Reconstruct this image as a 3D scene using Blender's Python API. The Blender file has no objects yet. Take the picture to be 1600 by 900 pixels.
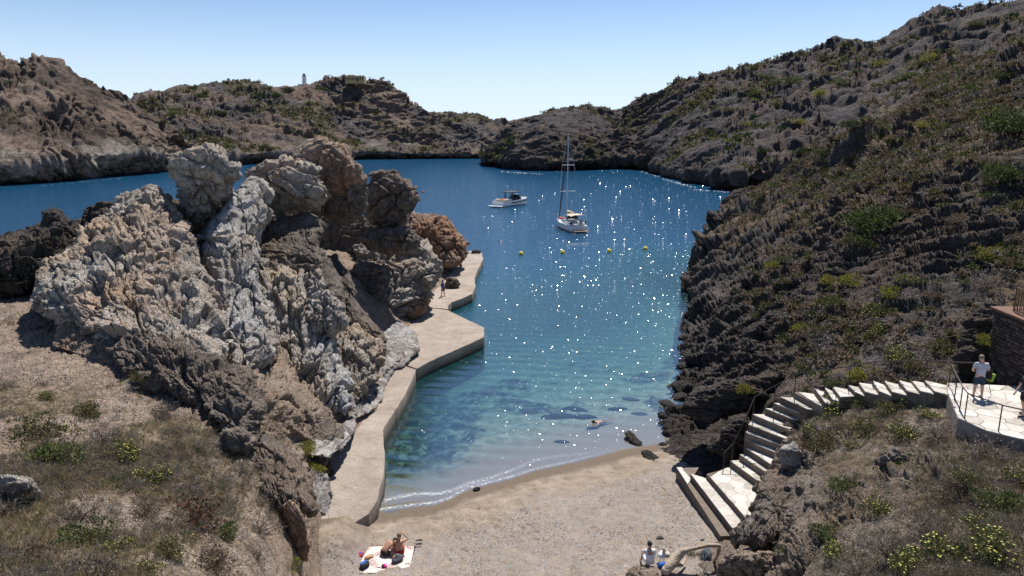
import bpy, bmesh, math, random
import numpy as np
from mathutils import Vector, Matrix
from mathutils.bvhtree import BVHTree

# ------------------------------------------------------------------ camera, world, sun, exposure
S = bpy.context.scene
C = S.collection
CAMZ, F, PITCH = 18.0, 1100.0, math.atan(235.0/1100.0)
SP, CP = math.sin(PITCH), math.cos(PITCH)
cam = bpy.data.cameras.new('camera'); camo = bpy.data.objects.new('camera', cam); C.objects.link(camo)
camo.location = (0, 0, CAMZ); camo.rotation_euler = (math.pi/2-PITCH, 0, 0)
cam.sensor_width = 36; cam.lens = 36*F/1600; cam.clip_start = 0.1; cam.clip_end = 12000
S.camera = camo
SUN_EL, SUN_AZ = math.radians(60), math.radians(20)      # azimuth to the right of the view direction (+Y)
w = bpy.data.worlds.new("World"); S.world = w; w.use_nodes = True
wn = w.node_tree.nodes; wl = w.node_tree.links
sky = wn.new('ShaderNodeTexSky'); sky.sky_type = 'NISHITA'; sky.sun_disc = False
sky.sun_elevation = SUN_EL; sky.sun_rotation = SUN_AZ; sky.altitude = 0
sky.air_density = 1.0; sky.dust_density = 0.15; sky.ozone_density = 2.2
bg = wn['Background']; bg.inputs[1].default_value = 0.068
# thin whitish sea air towards the horizon, the same all the way round
tc = wn.new('ShaderNodeTexCoord'); sx = wn.new('ShaderNodeSeparateXYZ'); wl.new(tc.outputs['Generated'], sx.inputs[0])
mr = wn.new('ShaderNodeMapRange'); mr.interpolation_type = 'SMOOTHSTEP'
for i, v in ((1, -.02), (2, .21), (3, .9), (4, .0)): mr.inputs[i].default_value = v
wl.new(sx.outputs[2], mr.inputs[0])
wm = wn.new('ShaderNodeMix'); wm.data_type = 'RGBA'; wm.inputs[7].default_value = (8.0, 9.4, 11.2, 1)
wt_ = wn.new('ShaderNodeMix'); wt_.data_type = 'RGBA'; wt_.blend_type = 'MULTIPLY'; wt_.inputs[0].default_value = 1; wt_.inputs[7].default_value = (.93, 1.02, 1.18, 1)
wl.new(sky.outputs[0], wt_.inputs[6]); wl.new(mr.outputs[0], wm.inputs[0]); wl.new(wt_.outputs[2], wm.inputs[6]); wl.new(wm.outputs[2], bg.inputs[0])
sun = bpy.data.lights.new('sun', 'SUN'); suno = bpy.data.objects.new('sun', sun); C.objects.link(suno)
sun.energy = 5.0; sun.angle = math.radians(0.5); sun.color = (1.0, 0.955, 0.89)
SD = Vector((math.cos(SUN_EL)*math.sin(SUN_AZ), math.cos(SUN_EL)*math.cos(SUN_AZ), math.sin(SUN_EL)))
suno.rotation_euler = SD.to_track_quat('Z', 'Y').to_euler(); suno.location = (40, 60, 120)
S.view_settings.view_transform = 'Standard'; S.view_settings.look = 'None'
S.view_settings.exposure = 0.58; S.view_settings.gamma = 1.0
S.render.engine = 'CYCLES'
S.cycles.max_bounces = 5; S.cycles.diffuse_bounces = 2; S.cycles.glossy_bounces = 2
S.cycles.transparent_max_bounces = 8; S.cycles.sample_clamp_indirect = 4
rng = np.random.default_rng(7); random.seed(7)

# ------------------------------------------------------------------ geometry of the place
def Q(px, py, Y):                                   # photo pixel + ground distance -> point
    x = (px-800)/F; u = (450-py)/F
    t = Y/(CP+u*SP)
    return np.array((x*t, Y, CAMZ+t*(-SP+u*CP)))
def Z(px, py, z):                                   # photo pixel + height -> point
    x = (px-800)/F; u = (450-py)/F
    t = (z-CAMZ)/(-SP+u*CP)
    return np.array((x*t, t*(CP+u*SP), z))
def H(px, z, Y):                                    # column, height and distance -> point
    d = Y*CP-(z-CAMZ)*SP
    return np.array(((px-800)/F*d, Y, z))
def topix(P):
    P = np.asarray(P, float); y = P[..., 1]; dz = P[..., 2]-CAMZ
    d = y*CP-dz*SP; up = y*SP+dz*CP
    d = np.where(np.abs(d) < 1e-3, 1e-3, d)
    return 800+F*P[..., 0]/d, 450-F*up/d, d

# ------------------------------------------------------------------ noise
def _h(ix, iy, iz, s):
    with np.errstate(over='ignore'):
        h = (ix.astype(np.uint32)*np.uint32(374761393)) ^ (iy.astype(np.uint32)*np.uint32(668265263)) ^ (iz.astype(np.uint32)*np.uint32(2147483647)) ^ np.uint32((s*974711) & 0xffffffff)
        h = (h ^ (h >> np.uint32(13)))*np.uint32(1274126177)
        h = (h ^ (h >> np.uint32(15)))*np.uint32(2246822519)
        return h ^ (h >> np.uint32(16))
def _u(h): return (h & np.uint32(0xffffff)).astype(np.float32)/16777216.0
def vnoise(P, s=0):
    Pi = np.floor(P).astype(np.int64); f = (P-Pi).astype(np.float32)
    f = f*f*f*(f*(f*6-15)+10)
    out = 0
    for dx in (0, 1):
        wx = f[:, 0] if dx else 1-f[:, 0]
        for dy in (0, 1):
            wy = f[:, 1] if dy else 1-f[:, 1]
            for dz in (0, 1):
                wz = f[:, 2] if dz else 1-f[:, 2]
                out = out+_u(_h(Pi[:, 0]+dx, Pi[:, 1]+dy, Pi[:, 2]+dz, s))*wx*wy*wz
    return out*2-1
def fbm(P, o=4, s=0, g=.5, l=2.03):
    a = 1.; t = 0.; n = 0; q = np.array(P, float)
    for i in range(o):
        t = t+a*vnoise(q, s+i*17); n += a; a *= g; q = q*l+3.1
    return t/n
def ridged(P, o=4, s=0):
    a = 1.; t = 0.; n = 0; q = np.array(P, float)
    for i in range(o):
        t = t+a*(1-2*np.abs(vnoise(q, s+i*13))); n += a; a *= .5; q = q*2.07+1.7
    return t/n
def worley(P, s=0, vec=False):
    Pi = np.floor(P).astype(np.int64); f = (P-Pi).astype(np.float32)
    F1 = np.full(len(P), 9., np.float32); F2 = F1.copy(); cid = np.zeros(len(P), np.float32); dv = np.zeros((len(P), 3), np.float32)
    for dx in (-1, 0, 1):
        for dy in (-1, 0, 1):
            for dz in (-1, 0, 1):
                h = _h(Pi[:, 0]+dx, Pi[:, 1]+dy, Pi[:, 2]+dz, s)
                h2 = h*np.uint32(747796405)+np.uint32(288); h3 = h2*np.uint32(2891336453)+np.uint32(77)
                h2 ^= h2 >> np.uint32(15); h3 ^= h3 >> np.uint32(14)
                ex = dx+_u(h)-f[:, 0]; ey = dy+_u(h2)-f[:, 1]; ez = dz+_u(h3)-f[:, 2]
                d = ex*ex+ey*ey+ez*ez
                nw = d < F1
                F2 = np.where(nw, F1, np.minimum(F2, d)); cid = np.where(nw, _u(h3*np.uint32(31)+h), cid); F1 = np.where(nw, d, F1)
                if vec: dv[nw] = np.stack([ex[nw], ey[nw], ez[nw]], 1)
    return (np.sqrt(F1), np.sqrt(F2), cid, dv) if vec else (np.sqrt(F1), np.sqrt(F2), cid)
def rot(ax, deg): return np.array(Matrix.Rotation(math.radians(deg), 3, ax))
def sstep(a, b, x): t = np.clip((x-a)/(b-a), 0, 1); return t*t*(3-2*t)

# rock relief: jointed blocks with their own offsets, cracks between them, finer blocks on top
def blocks(P, size, frame, s=0, warp=.35, aniso=(1, 1, 1), crack=.18):
    q = (P @ frame)/(size*np.array(aniso))
    q = q+warp*np.stack([fbm(q*.8+9.1*k, 2, s+k) for k in range(3)], 1)
    f1, f2, cid, dv = worley(q, s, True)
    e = sstep(0, crack, f2-f1)
    rv = np.stack([np.sin(cid*271.3), np.sin(cid*577.7+1), np.sin(cid*911.1+2)], 1)     # each block's face leans its own way
    return (cid-.5)*e, e-1, (rv*dv).sum(1)*e, -(f1*f1)
def nframe(m, t=(1, .2, 0)):           # a frame whose third axis is the normal of the rock's layers
    m = np.array(m, float); m /= np.linalg.norm(m); a = np.array(t, float); a -= m*(a@m); a /= np.linalg.norm(a)
    return np.stack([a, np.cross(m, a), m], 1)
def ledges(P, size, frame, s=0, warp=.5, drop=.16):
    q = P @ frame; k = q[:, 2]/size+warp*fbm(q/(size*3.2), 3, s+3)
    i = np.floor(k); f = k-i; w = np.where(f < 1-drop, f/(1-drop), (1-f)/drop)
    a = _u(_h(i.astype(np.int64), i.astype(np.int64)*0, i.astype(np.int64)*0, s))
    return (w-.5)*(.3+.7*a)*np.clip(.55+1.3*fbm(q/(size*2.6), 2, s+6), 0, 1.2)
def relief(P, style, size, amp, frame=None, s=0, aniso=(1, 1, 1)):
    if frame is None: frame = np.eye(3)
    if style == 'jag':                    # dark foliated schist: thin ledges, sharp
        c1, k1, t1, _ = blocks(P, size, frame, s, .4, aniso, .1)
        c2, k2, t2, _ = blocks(P, size*.38, frame, s+5, .3, aniso, .12)
        c3, k3, t3, _ = blocks(P, size*.15, frame, s+8, .3, aniso, .15)
        r = ridged((P@frame)/(size*np.array(aniso)*1.6), 5, s+3)
        return amp*(.5*c1+.25*k1+.3*t1+.2*c2+.16*k2+.14*t2+.08*c3+.08*k3+.05*t3+.25*r+.55*ledges(P, size*.8, frame, s+40)+.28*ledges(P, size*.27, frame, s+41))
    if style == 'slab':                   # pale slabs with open joints
        c1, k1, t1, g1 = blocks(P, size, frame, s, .35, aniso, .09)
        c2, k2, t2, g2 = blocks(P, size*.42, frame, s+5, .35, aniso, .12)
        c3, k3, t3, g3 = blocks(P, size*.17, frame, s+8, .3, aniso, .2)
        return amp*(.6*c1+.62*k1+.6*t1+.1*g1+.24*c2+.3*k2+.35*t2+.06*g2+.07*c3+.07*k3+.13*t3+.25*fbm(P/size*.7, 5, s+2)+.35*ledges(P, size*.75, frame, s+40)+.16*ledges(P, size*.26, frame, s+41))
    if style == 'soil':
        return amp*(fbm(P/size, 6, s, .55))
    if style == 'hill':                   # craggy hillside with gullies
        r = ridged((P@frame)/(size*np.array(aniso)*2.2), 4, s+3)
        c1, k1, t1, _ = blocks(P, size, frame, s, .5, aniso, .1)
        c2, k2, t2, _ = blocks(P, size*.4, frame, s+4, .4, aniso, .12)
        c3, k3, t3, _ = blocks(P, size*.17, frame, s+6, .4, aniso, .12)
        m = .25+.75*sstep(-.25, .25, fbm(P/(size*3), 3, s+21))
        r2 = ridged((P@frame)/(size*np.array(aniso)*.55), 5, s+33)
        return amp*(.7*r+.08*r2+m*(.5*c1+.25*k1+.5*t1+.4*c2+.2*k2+.35*t2+.08*c3+.05*k3)+.2*fbm(P/size*1.4, 3, s+9)+(.25+.75*m)*(.7*ledges(P, size*.7, frame, s+40)+.4*ledges(P, size*.36, frame, s+41)))
    return 0

# ------------------------------------------------------------------ meshes
def tag(o, label=None, cat=None, group=None, kind=None):
    if label: o['label'] = label
    if cat: o['category'] = cat
    if group: o['group'] = group
    if kind: o['kind'] = kind
    return o
def link(name, me, mat=None, parent=None, loc=None):
    if mat is not None and not me.materials: me.materials.append(mat)
    o = bpy.data.objects.new(name, me); C.objects.link(o)
    if loc is not None: o.location = loc
    if parent: o.parent = parent
    return o
def empty(name, loc, rz=0, label=None, cat=None, group=None):
    o = bpy.data.objects.new(name, None); C.objects.link(o); o.empty_display_size = .3
    o.location = loc; o.rotation_euler = (0, 0, rz)
    return tag(o, label, cat, group)
def npmesh(name, V, Fc, smooth=True, attrs=None):
    V = np.ascontiguousarray(V, np.float32); Fc = np.ascontiguousarray(Fc, np.int32)
    n = Fc.shape[1]; me = bpy.data.meshes.new(name)
    me.vertices.add(len(V)); me.vertices.foreach_set('co', V.ravel())
    me.loops.add(Fc.size); me.loops.foreach_set('vertex_index', Fc.ravel())
    me.polygons.add(len(Fc)); me.polygons.foreach_set('loop_start', np.arange(0, Fc.size, n, dtype=np.int32))
    if smooth: me.polygons.foreach_set('use_smooth', np.ones(len(Fc), bool))
    else: me.polygons.foreach_set('use_smooth', np.zeros(len(Fc), bool))
    for k, a in (attrs or {}).items():
        a = np.ascontiguousarray(a, np.float32)
        if a.ndim == 1:
            at = me.attributes.new(k, 'FLOAT', 'POINT'); at.data.foreach_set('value', a)
        else:
            at = me.attributes.new(k, 'FLOAT_COLOR', 'POINT')
            at.data.foreach_set('color', np.hstack([a, np.ones((len(a), 1), np.float32)]).ravel())
    me.update(calc_edges=True)
    return me
def gridfaces(nv, nu, closed=False):
    i = np.arange(nv-1)[:, None]*nu; j = np.arange(nu if closed else nu-1)[None]
    k = (j+1) % nu
    return np.stack([i+j, i+k, i+nu+k, i+nu+j], -1).reshape(-1, 4)
def gridnormals(G, closed=False):
    if closed:
        du = np.roll(G, -1, 1)-np.roll(G, 1, 1)
    else:
        du = np.gradient(G, axis=1)
    dv = np.gradient(G, axis=0)
    n = np.cross(du, dv); l = np.linalg.norm(n, axis=-1, keepdims=True)
    return n/np.maximum(l, 1e-9)
def smoothg(G, k):
    for _ in range(k):
        G[1:-1] = .25*(G[:-2]+G[2:])+.5*G[1:-1]
        G[:, 1:-1] = .25*(G[:, :-2]+G[:, 2:])+.5*G[:, 1:-1]
    return G
def loft(rows, nu, nv, smooth=0):
    R = []
    for r in rows:
        r = np.array(r, float); a, b, _ = topix(r)
        s = np.concatenate([[0], np.cumsum(np.hypot(np.diff(a), np.diff(b)*.5)+1e-3)]); s /= s[-1]
        t = np.linspace(0, 1, nu)
        R.append(np.stack([np.interp(t, s, r[:, k]) for k in range(3)], 1))
    R = np.array(R)
    a, b, _ = topix(R)
    seg = np.hypot(np.diff(a, axis=0), np.diff(b, axis=0)).mean(1)+6
    s = np.concatenate([[0], np.cumsum(seg)]); s /= s[-1]
    t = np.linspace(0, 1, nv); k = np.clip(np.searchsorted(s, t)-1, 0, len(s)-2)
    f = ((t-s[k])/(s[k+1]-s[k]))[:, None, None]
    G = R[k]*(1-f)+R[k+1]*f
    return smoothg(G, smooth)
PATCH = {}
def flipfix(G):
    n = gridnormals(G)
    return -n if n[..., 2].mean() < 0 else n
def patch(name, rows, nu, nv, disp, mat, smooth=8, veg=None, kind='structure'):
    G = loft(rows, nu, nv, smooth)
    N = flipfix(G); P = G.reshape(-1, 3); Nf = N.reshape(-1, 3)
    d = disp(P)
    P = P+Nf*d[:, None]; G2 = P.reshape(G.shape)
    N2 = flipfix(G2).reshape(-1, 3)
    at = {'veg': veg(P, N2)} if veg else {}
    Fc = gridfaces(nv, nu)
    if gridnormals(G)[..., 2].mean() < 0: Fc = Fc[:, ::-1]
    o = link(name, npmesh(name, P, Fc, True, at), mat)
    if kind: o['kind'] = kind
    PATCH[name] = (G2, N2.reshape(G.shape), at.get('veg'))
    return o

# a rock mass: an outline as seen from the path, given its own distance, slope and thickness
MASS = {}
def mass(name, poly, Y, T, b=0., a=0., style='slab', size=1.2, amp=.5, mat=None, frame=None, aniso=(1, 1, 1), s=0,
         Tb=None, sq=.8, label=None, group=None, res=1.8, cen=None, bulge=0):
    poly = np.array(poly, float)
    cx, cy = cen if cen else poly.mean(0)
    per = np.hypot(*(np.roll(poly, -1, 0)-poly).T).sum()
    nt = int(min(620, max(60, per/res)))
    sl = np.hypot(*(np.roll(poly, -1, 0)-poly).T); cs = np.concatenate([[0], np.cumsum(sl)])
    pp = np.vstack([poly, poly[:1]]); t = np.linspace(0, cs[-1], nt, endpoint=False)
    ox = np.interp(t, cs, pp[:, 0]); oy = np.interp(t, cs, pp[:, 1])
    for _ in range(2):
        ox = .25*(np.roll(ox, 1)+np.roll(ox, -1))+.5*ox; oy = .25*(np.roll(oy, 1)+np.roll(oy, -1))+.5*oy
    rad = np.hypot(ox-cx, oy-cy).max(); nr = int(min(300, max(26, rad/res*1.45)))
    ph = np.linspace(0.02, math.pi-.02, nr+nr//3) if False else np.concatenate([np.linspace(.015, math.pi/2, nr, endpoint=False), np.linspace(math.pi/2, math.pi-.02, max(10, nr//3))])
    rr = np.sin(ph)**sq; dd = np.cos(ph)
    dd = np.sign(dd)*np.abs(dd)**sq
    X = cx+(ox[None]-cx)*rr[:, None]; Yp = cy+(oy[None]-cy)*rr[:, None]
    Tb = T if Tb is None else Tb
    D = Y+a*(X-cx)+b*(Yp-cy)-np.where(dd > 0, dd*T, dd*Tb)[:, None]
    x = (X-800)/F; u = (450-Yp)/F; tt = D/(CP+u*SP)
    G = np.stack([x*tt, D, CAMZ+tt*(-SP+u*CP)], -1)
    N = gridnormals(G, True)
    c = G.mean((0, 1))
    if ((G-c)*N).sum(-1).mean() < 0: N = -N; flip = True
    else: flip = False
    P = G.reshape(-1, 3); d = relief(P, style, size, amp, frame, s, aniso)
    P = P+N.reshape(-1, 3)*d[:, None]
    base = np.array([P[:, 0].mean(), P[:, 1].mean(), P[:, 2].min()])
    Fc = gridfaces(len(ph), nt, True)
    if flip: Fc = Fc[:, ::-1]
    cap = len(P)
    P = np.vstack([P, P[:nt].mean(0), P[-nt:].mean(0)])
    me = npmesh(name, P-base, Fc, True)
    bm = bmesh.new(); bm.from_mesh(me); bm.verts.ensure_lookup_table()
    L = len(P)-2-nt
    for k in range(nt):
        j = (k+1) % nt
        try:
            bm.faces.new([bm.verts[q] for q in ((cap, j, k) if not flip else (cap, k, j))]).smooth = True
            bm.faces.new([bm.verts[q] for q in ((cap+1, L+k, L+j) if not flip else (cap+1, L+j, L+k))]).smooth = True
        except ValueError: pass
    bm.to_mesh(me); bm.free()
    o = link(name, me, mat, None, base)
    tag(o, label, 'rock', group)
    PT = P[:-2].reshape(G.shape)
    MASS.setdefault(name, []).append(PT)
    PATCH[o.name] = (PT[:nr], (-N if False else N)[:nr], None)
    return o

# ------------------------------------------------------------------ materials
class M:
    def __init__(s, name, rough=.9, spec=.3):
        s.m = bpy.data.materials.new(name); s.m.use_nodes = True
        s.t = s.m.node_tree; s.n = s.t.nodes; s.l = s.t.links
        s.b = s.n['Principled BSDF']; s.out = s.n['Material Output']
        s.b.inputs['Roughness'].default_value = rough; s.b.inputs['Specular IOR Level'].default_value = spec
        s.pos = s.n.new('ShaderNodeNewGeometry').outputs['Position']
    def vec(s, scale=(1, 1, 1), rotv=(0, 0, 0), src=None):
        m = s.n.new('ShaderNodeMapping'); m.inputs['Scale'].default_value = scale; m.inputs['Rotation'].default_value = [math.radians(a) for a in rotv]
        s.l.new(src or s.pos, m.inputs[0]); return m.outputs[0]
    def noise(s, scale, detail=5, rough=.6, vec=None, dist=0):
        n = s.n.new('ShaderNodeTexNoise'); n.inputs['Scale'].default_value = scale; n.inputs['Detail'].default_value = detail
        n.inputs['Roughness'].default_value = rough; n.inputs['Distortion'].default_value = dist
        s.l.new(vec or s.pos, n.inputs['Vector']); return n.outputs['Fac']
    def vor(s, scale, vec=None, feat='F1', out='Distance', rnd=1):
        n = s.n.new('ShaderNodeTexVoronoi'); n.feature = feat; n.inputs['Scale'].default_value = scale; n.inputs['Randomness'].default_value = rnd
        s.l.new(vec or s.pos, n.inputs['Vector']); return n.outputs[out]
    def ramp(s, fac, stops):
        r = s.n.new('ShaderNodeValToRGB'); e = r.color_ramp.elements
        while len(e) < len(stops): e.new(.5)
        for i, (p, c) in enumerate(stops):
            e[i].position = p; e[i].color = (*c, 1) if len(c) == 3 else c
        s.l.new(fac, r.inputs[0]); return r.outputs[0]
    def val(s, fac, a, b, c=0., d=1.):
        r = s.n.new('ShaderNodeMapRange'); r.inputs[1].default_value = a; r.inputs[2].default_value = b; r.inputs[3].default_value = c; r.inputs[4].default_value = d
        s.l.new(fac, r.inputs[0]); return r.outputs[0]
    def mix(s, fac, a, b, mode='MIX'):
        m = s.n.new('ShaderNodeMix'); m.data_type = 'RGBA'; m.blend_type = mode
        for i, v in ((0, fac), (6, a), (7, b)):
            if isinstance(v, (int, float)): m.inputs[i].default_value = v
            elif isinstance(v, tuple): m.inputs[i].default_value = (*v, 1)
            else: s.l.new(v, m.inputs[i])
        return m.outputs[2]
    def math(s, op, a, b=0.):
        m = s.n.new('ShaderNodeMath'); m.operation = op
        for i, v in ((0, a), (1, b)):
            if isinstance(v, (int, float)): m.inputs[i].default_value = v
            else: s.l.new(v, m.inputs[i])
        return m.outputs[0]
    def attr(s, name, out='Fac'):
        a = s.n.new('ShaderNodeAttribute'); a.attribute_name = name; return a.outputs[out]
    def up(s):
        g = s.n.new('ShaderNodeNewGeometry'); x = s.n.new('ShaderNodeSeparateXYZ'); s.l.new(g.outputs['Normal'], x.inputs[0]); return x.outputs[2]
    def sepz(s):
        x = s.n.new('ShaderNodeSeparateXYZ'); s.l.new(s.pos, x.inputs[0]); return x.outputs[2]
    def color(s, c):
        if isinstance(c, tuple): s.b.inputs['Base Color'].default_value = (*c, 1)
        else: s.l.new(c, s.b.inputs['Base Color'])
        return s
    def bump(s, h, dist=.05, strength=1., prev=None):
        b = s.n.new('ShaderNodeBump'); b.inputs['Strength'].default_value = strength; b.inputs['Distance'].default_value = dist
        s.l.new(h, b.inputs['Height'])
        if prev is not None: s.l.new(prev, b.inputs['Normal'])
        s.l.new(b.outputs[0], s.b.inputs['Normal']); return b.outputs[0]
def flat(name, col, rough=.6, spec=.3, metal=0):
    m = M(name, rough, spec); m.b.inputs['Metallic'].default_value = metal
    n = m.noise(9, 4); m.color(m.mix(m.val(n, .3, .7, 0, 1), tuple(c*.86 for c in col), tuple(min(1, c*1.1) for c in col)))
    return m.m

def rockmat(name, cols, sc, stain=None, stain_amt=.5, lichen=None, bsc=1., bd=.08, rough=.92, aniso=None, waterline=None, veg=None, low=None):
    m = M(name, rough, .25)
    v = m.vec(*aniso) if aniso else m.pos
    n1 = m.noise(sc, 7, .62, v, .3); n2 = m.noise(sc*5.3, 6, .7, v); n3 = m.noise(sc*.31, 4, .55)
    f = m.math('ADD', m.math('MULTIPLY', n1, .55), m.math('MULTIPLY', n2, .45))
    c = m.ramp(f, [(.28, cols[0]), (.44, cols[1]), (.56, cols[2]), (.72, cols[3])])
    if stain: c = m.mix(m.math('MULTIPLY', m.val(m.math('ADD', n3, m.math('MULTIPLY', n1, .35)), .62, .82), stain_amt), c, stain)
    if lichen: c = m.mix(m.math('MULTIPLY', m.val(m.noise(sc*2.2, 6, .7, v), .52, .64), lichen[1]), c, lichen[0])
    if low:         # paler wave-washed rock in the lower part of the hill
        zz = m.math('ADD', m.sepz(), m.math('MULTIPLY', m.math('SUBTRACT', n3, .5), low[2]*1.6))
        c = m.mix(m.math('MULTIPLY', m.val(zz, low[2]*1.15, low[2]*.6), m.math('MULTIPLY', m.val(f, .40, .52), low[1])), c, m.mix(m.val(f, .35, .65), tuple(.45*x for x in low[0]), low[0]))
    if veg:
        vv = m.math('ADD', m.attr('veg'), m.math('MULTIPLY', m.math('SUBTRACT', n2, .5), .8))
        cv = m.ramp(m.noise(sc*3.1, 6, .7), [(.3, veg[0]), (.47, veg[1]), (.58, veg[2]), (.72, veg[3])])
        c = m.mix(m.val(vv, .4, .6), c, cv)
    if waterline:   # dark wet/algae band that the sea leaves near its level
        zz = m.math('ADD', m.sepz(), m.math('MULTIPLY', m.math('SUBTRACT', n1, .5), 1.2))
        c = m.mix(m.val(zz, waterline[0], waterline[1], .8, 0), c, waterline[2])
    m.color(c)
    b1 = m.noise(4*bsc, 8, .72, v); b2 = m.vor(7*bsc, v, 'DISTANCE_TO_EDGE')
    # fracture lines wander through the rock at two scales
    wp = m.n.new('ShaderNodeTexNoise'); wp.inputs['Scale'].default_value = 1.6*bsc; wp.inputs['Detail'].default_value = 4; m.l.new(v, wp.inputs['Vector'])
    va = m.n.new('ShaderNodeVectorMath'); va.operation = 'MULTIPLY_ADD'; m.l.new(wp.outputs['Color'], va.inputs[0]); va.inputs[1].default_value = (.9/bsc,)*3; m.l.new(v, va.inputs[2])
    f1 = m.val(m.vor(.9*bsc, va.outputs[0], 'DISTANCE_TO_EDGE'), 0, .035); f2 = m.val(m.vor(2.6*bsc, va.outputs[0], 'DISTANCE_TO_EDGE'), 0, .05)
    h = m.math('ADD', m.math('ADD', b1, m.math('MULTIPLY', m.val(b2, 0, .12), .25)), m.math('ADD', m.math('MULTIPLY', f1, 1.1), m.math('MULTIPLY', f2, .45)))
    m.bump(h, bd, 1.)
    return m.m
# ------------------------------------------------------------------ rock, soil and sand materials
WET = (.022, .02, .018)
m_right = rockmat('dark_schist', [(.030, .027, .027), (.062, .054, .052), (.105, .090, .083), (.20, .175, .16)], .35, (.13, .085, .06), .5,
                  bsc=.6, bd=.25, waterline=(-.3, 1.3, WET), aniso=((1, 1, 2.2), (0, 35, 0)),
                  veg=((.05, .052, .022), (.12, .085, .055), (.16, .105, .07), (.085, .095, .03)))
m_righthill = rockmat('far_dark_schist', [(.030, .028, .032), (.06, .054, .056), (.095, .082, .08), (.20, .175, .165)], .09, (.15, .10, .08), .45,
                      bsc=.16, bd=.9, waterline=(-.2, 1.0, (.02, .019, .02)), aniso=((1, 1, 2), (0, 30, 0)),
                      veg=((.05, .06, .022), (.10, .078, .05), (.13, .09, .065), (.075, .088, .03)))
m_midhill = rockmat('grey_schist_hill', [(.035, .032, .034), (.08, .07, .068), (.14, .118, .108), (.33, .28, .24)], .07, (.24, .16, .115), .7,
                    bsc=.12, bd=1.2, waterline=(-.2, .8, (.025, .023, .023)), low=((.34, .29, .25), .45, 16), aniso=((1, 1, 1.6), (0, -30, 0)),
                    veg=((.06, .065, .025), (.12, .095, .06), (.14, .11, .07), (.09, .095, .035)))
m_lefthill = rockmat('reddish_schist_hill', [(.035, .026, .022), (.08, .057, .045), (.12, .088, .068), (.22, .17, .13)], .07, (.30, .22, .17), .6,
                     bsc=.15, bd=.9, waterline=(-.2, .8, (.04, .034, .03)), low=((.42, .37, .32), .8, 14), aniso=((1, 1, 2), (0, -35, 0)),
                     veg=((.05, .04, .03), (.12, .085, .07), (.14, .10, .08), (.08, .07, .04)))
m_leftg = rockmat('dry_earth_and_scree', [(.10, .072, .052), (.21, .155, .115), (.31, .245, .19), (.43, .36, .30)], .8, (.33, .235, .17), .6,
                  bsc=1.4, bd=.10, veg=((.07, .06, .03), (.17, .13, .08), (.24, .185, .12), (.12, .11, .05)))
m_mound = rockmat('grey_earth_mound', [(.07, .058, .046), (.15, .122, .098), (.23, .19, .155), (.34, .29, .25)], .9, (.24, .17, .12), .5,
                  bsc=1.5, bd=.10, veg=((.05, .05, .022), (.12, .09, .055), (.17, .125, .08), (.09, .09, .035)))
m_pale = rockmat('pale_weathered_rock', [(.13, .105, .085), (.28, .24, .20), (.40, .36, .32), (.50, .48, .46)], .55, (.42, .25, .13), .55,
                 bsc=1.1, bd=.12, aniso=((1, 1, .6), (0, 15, 0)), waterline=(.5, 1.6, (.14, .12, .10)))
m_white = rockmat('blue_white_marbled_rock', [(.15, .12, .095), (.32, .29, .26), (.44, .43, .42), (.56, .57, .58)], .8, (.46, .32, .17), .5,
                  bsc=1.3, bd=.12, aniso=((1, 1, .45), (0, 8, 0)))
m_orange = rockmat('orange_stained_rock', [(.09, .06, .045), (.21, .15, .11), (.31, .24, .19), (.42, .37, .32)], .45, (.33, .16, .08), .75,
                   bsc=1.1, bd=.12, aniso=((1, 1, .8), (0, 25, 0)), waterline=(.5, 1.5, (.10, .08, .06)))
m_brown = rockmat('brown_grey_rock', [(.07, .056, .046), (.15, .122, .10), (.22, .185, .155), (.34, .30, .27)], .7, (.25, .17, .12), .5,
                  bsc=1.4, bd=.13, aniso=((1, 1, .7), (0, 10, 0)))
m_black = rockmat('black_jagged_rock', [(.022, .02, .018), (.05, .044, .038), (.085, .072, .06), (.19, .16, .13)], .7, (.17, .12, .085), .5,
                  bsc=1.3, bd=.15, waterline=(-.3, 1., WET))
m_grey = rockmat('smooth_grey_rock', [(.11, .10, .092), (.19, .175, .165), (.27, .255, .245), (.40, .39, .385)], .6, (.28, .23, .18), .4, ((.6, .58, .56), .45),
                 bsc=1.2, bd=.05, rough=.75, aniso=((1, .5, 2.5), (0, 20, 20)))

# ------------------------------------------------------------------ far hills
fr = rot('Y', -18) @ rot('X', 12); frL = nframe((.55, .25, .8)); frM = nframe((-.35, .5, .75)); fr = nframe((.15, .62, .75))
def lower(row, dy=.35, drop=40):
    return [np.array((p[0]*(1+dy), p[1]*(1+dy), p[2]-drop)) for p in row]
def vegmask(scale, lo, s, up0=.55):
    def f(P, N):
        n = fbm(P/scale, 5, s, .55)
        zz = sstep(1.5, 8, P[:, 2])
        return np.clip((.5+n*1.7+lo)*sstep(up0-.25, up0+.2, N[:, 2])*zz, 0, 1)
    return f
ridge = [Q(*p) for p in [(180,185,640),(207,159,640),(240,143,640),(280,134,640),(330,138,650),(390,133,660),(440,137,680),(475,134,700),(500,132,700),(545,122,700),(575,126,700),(600,130,700),(625,150,700),(640,165,700),(665,175,700),(700,174,710),(760,187,720),(790,190,740),(870,188,760)]]
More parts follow.
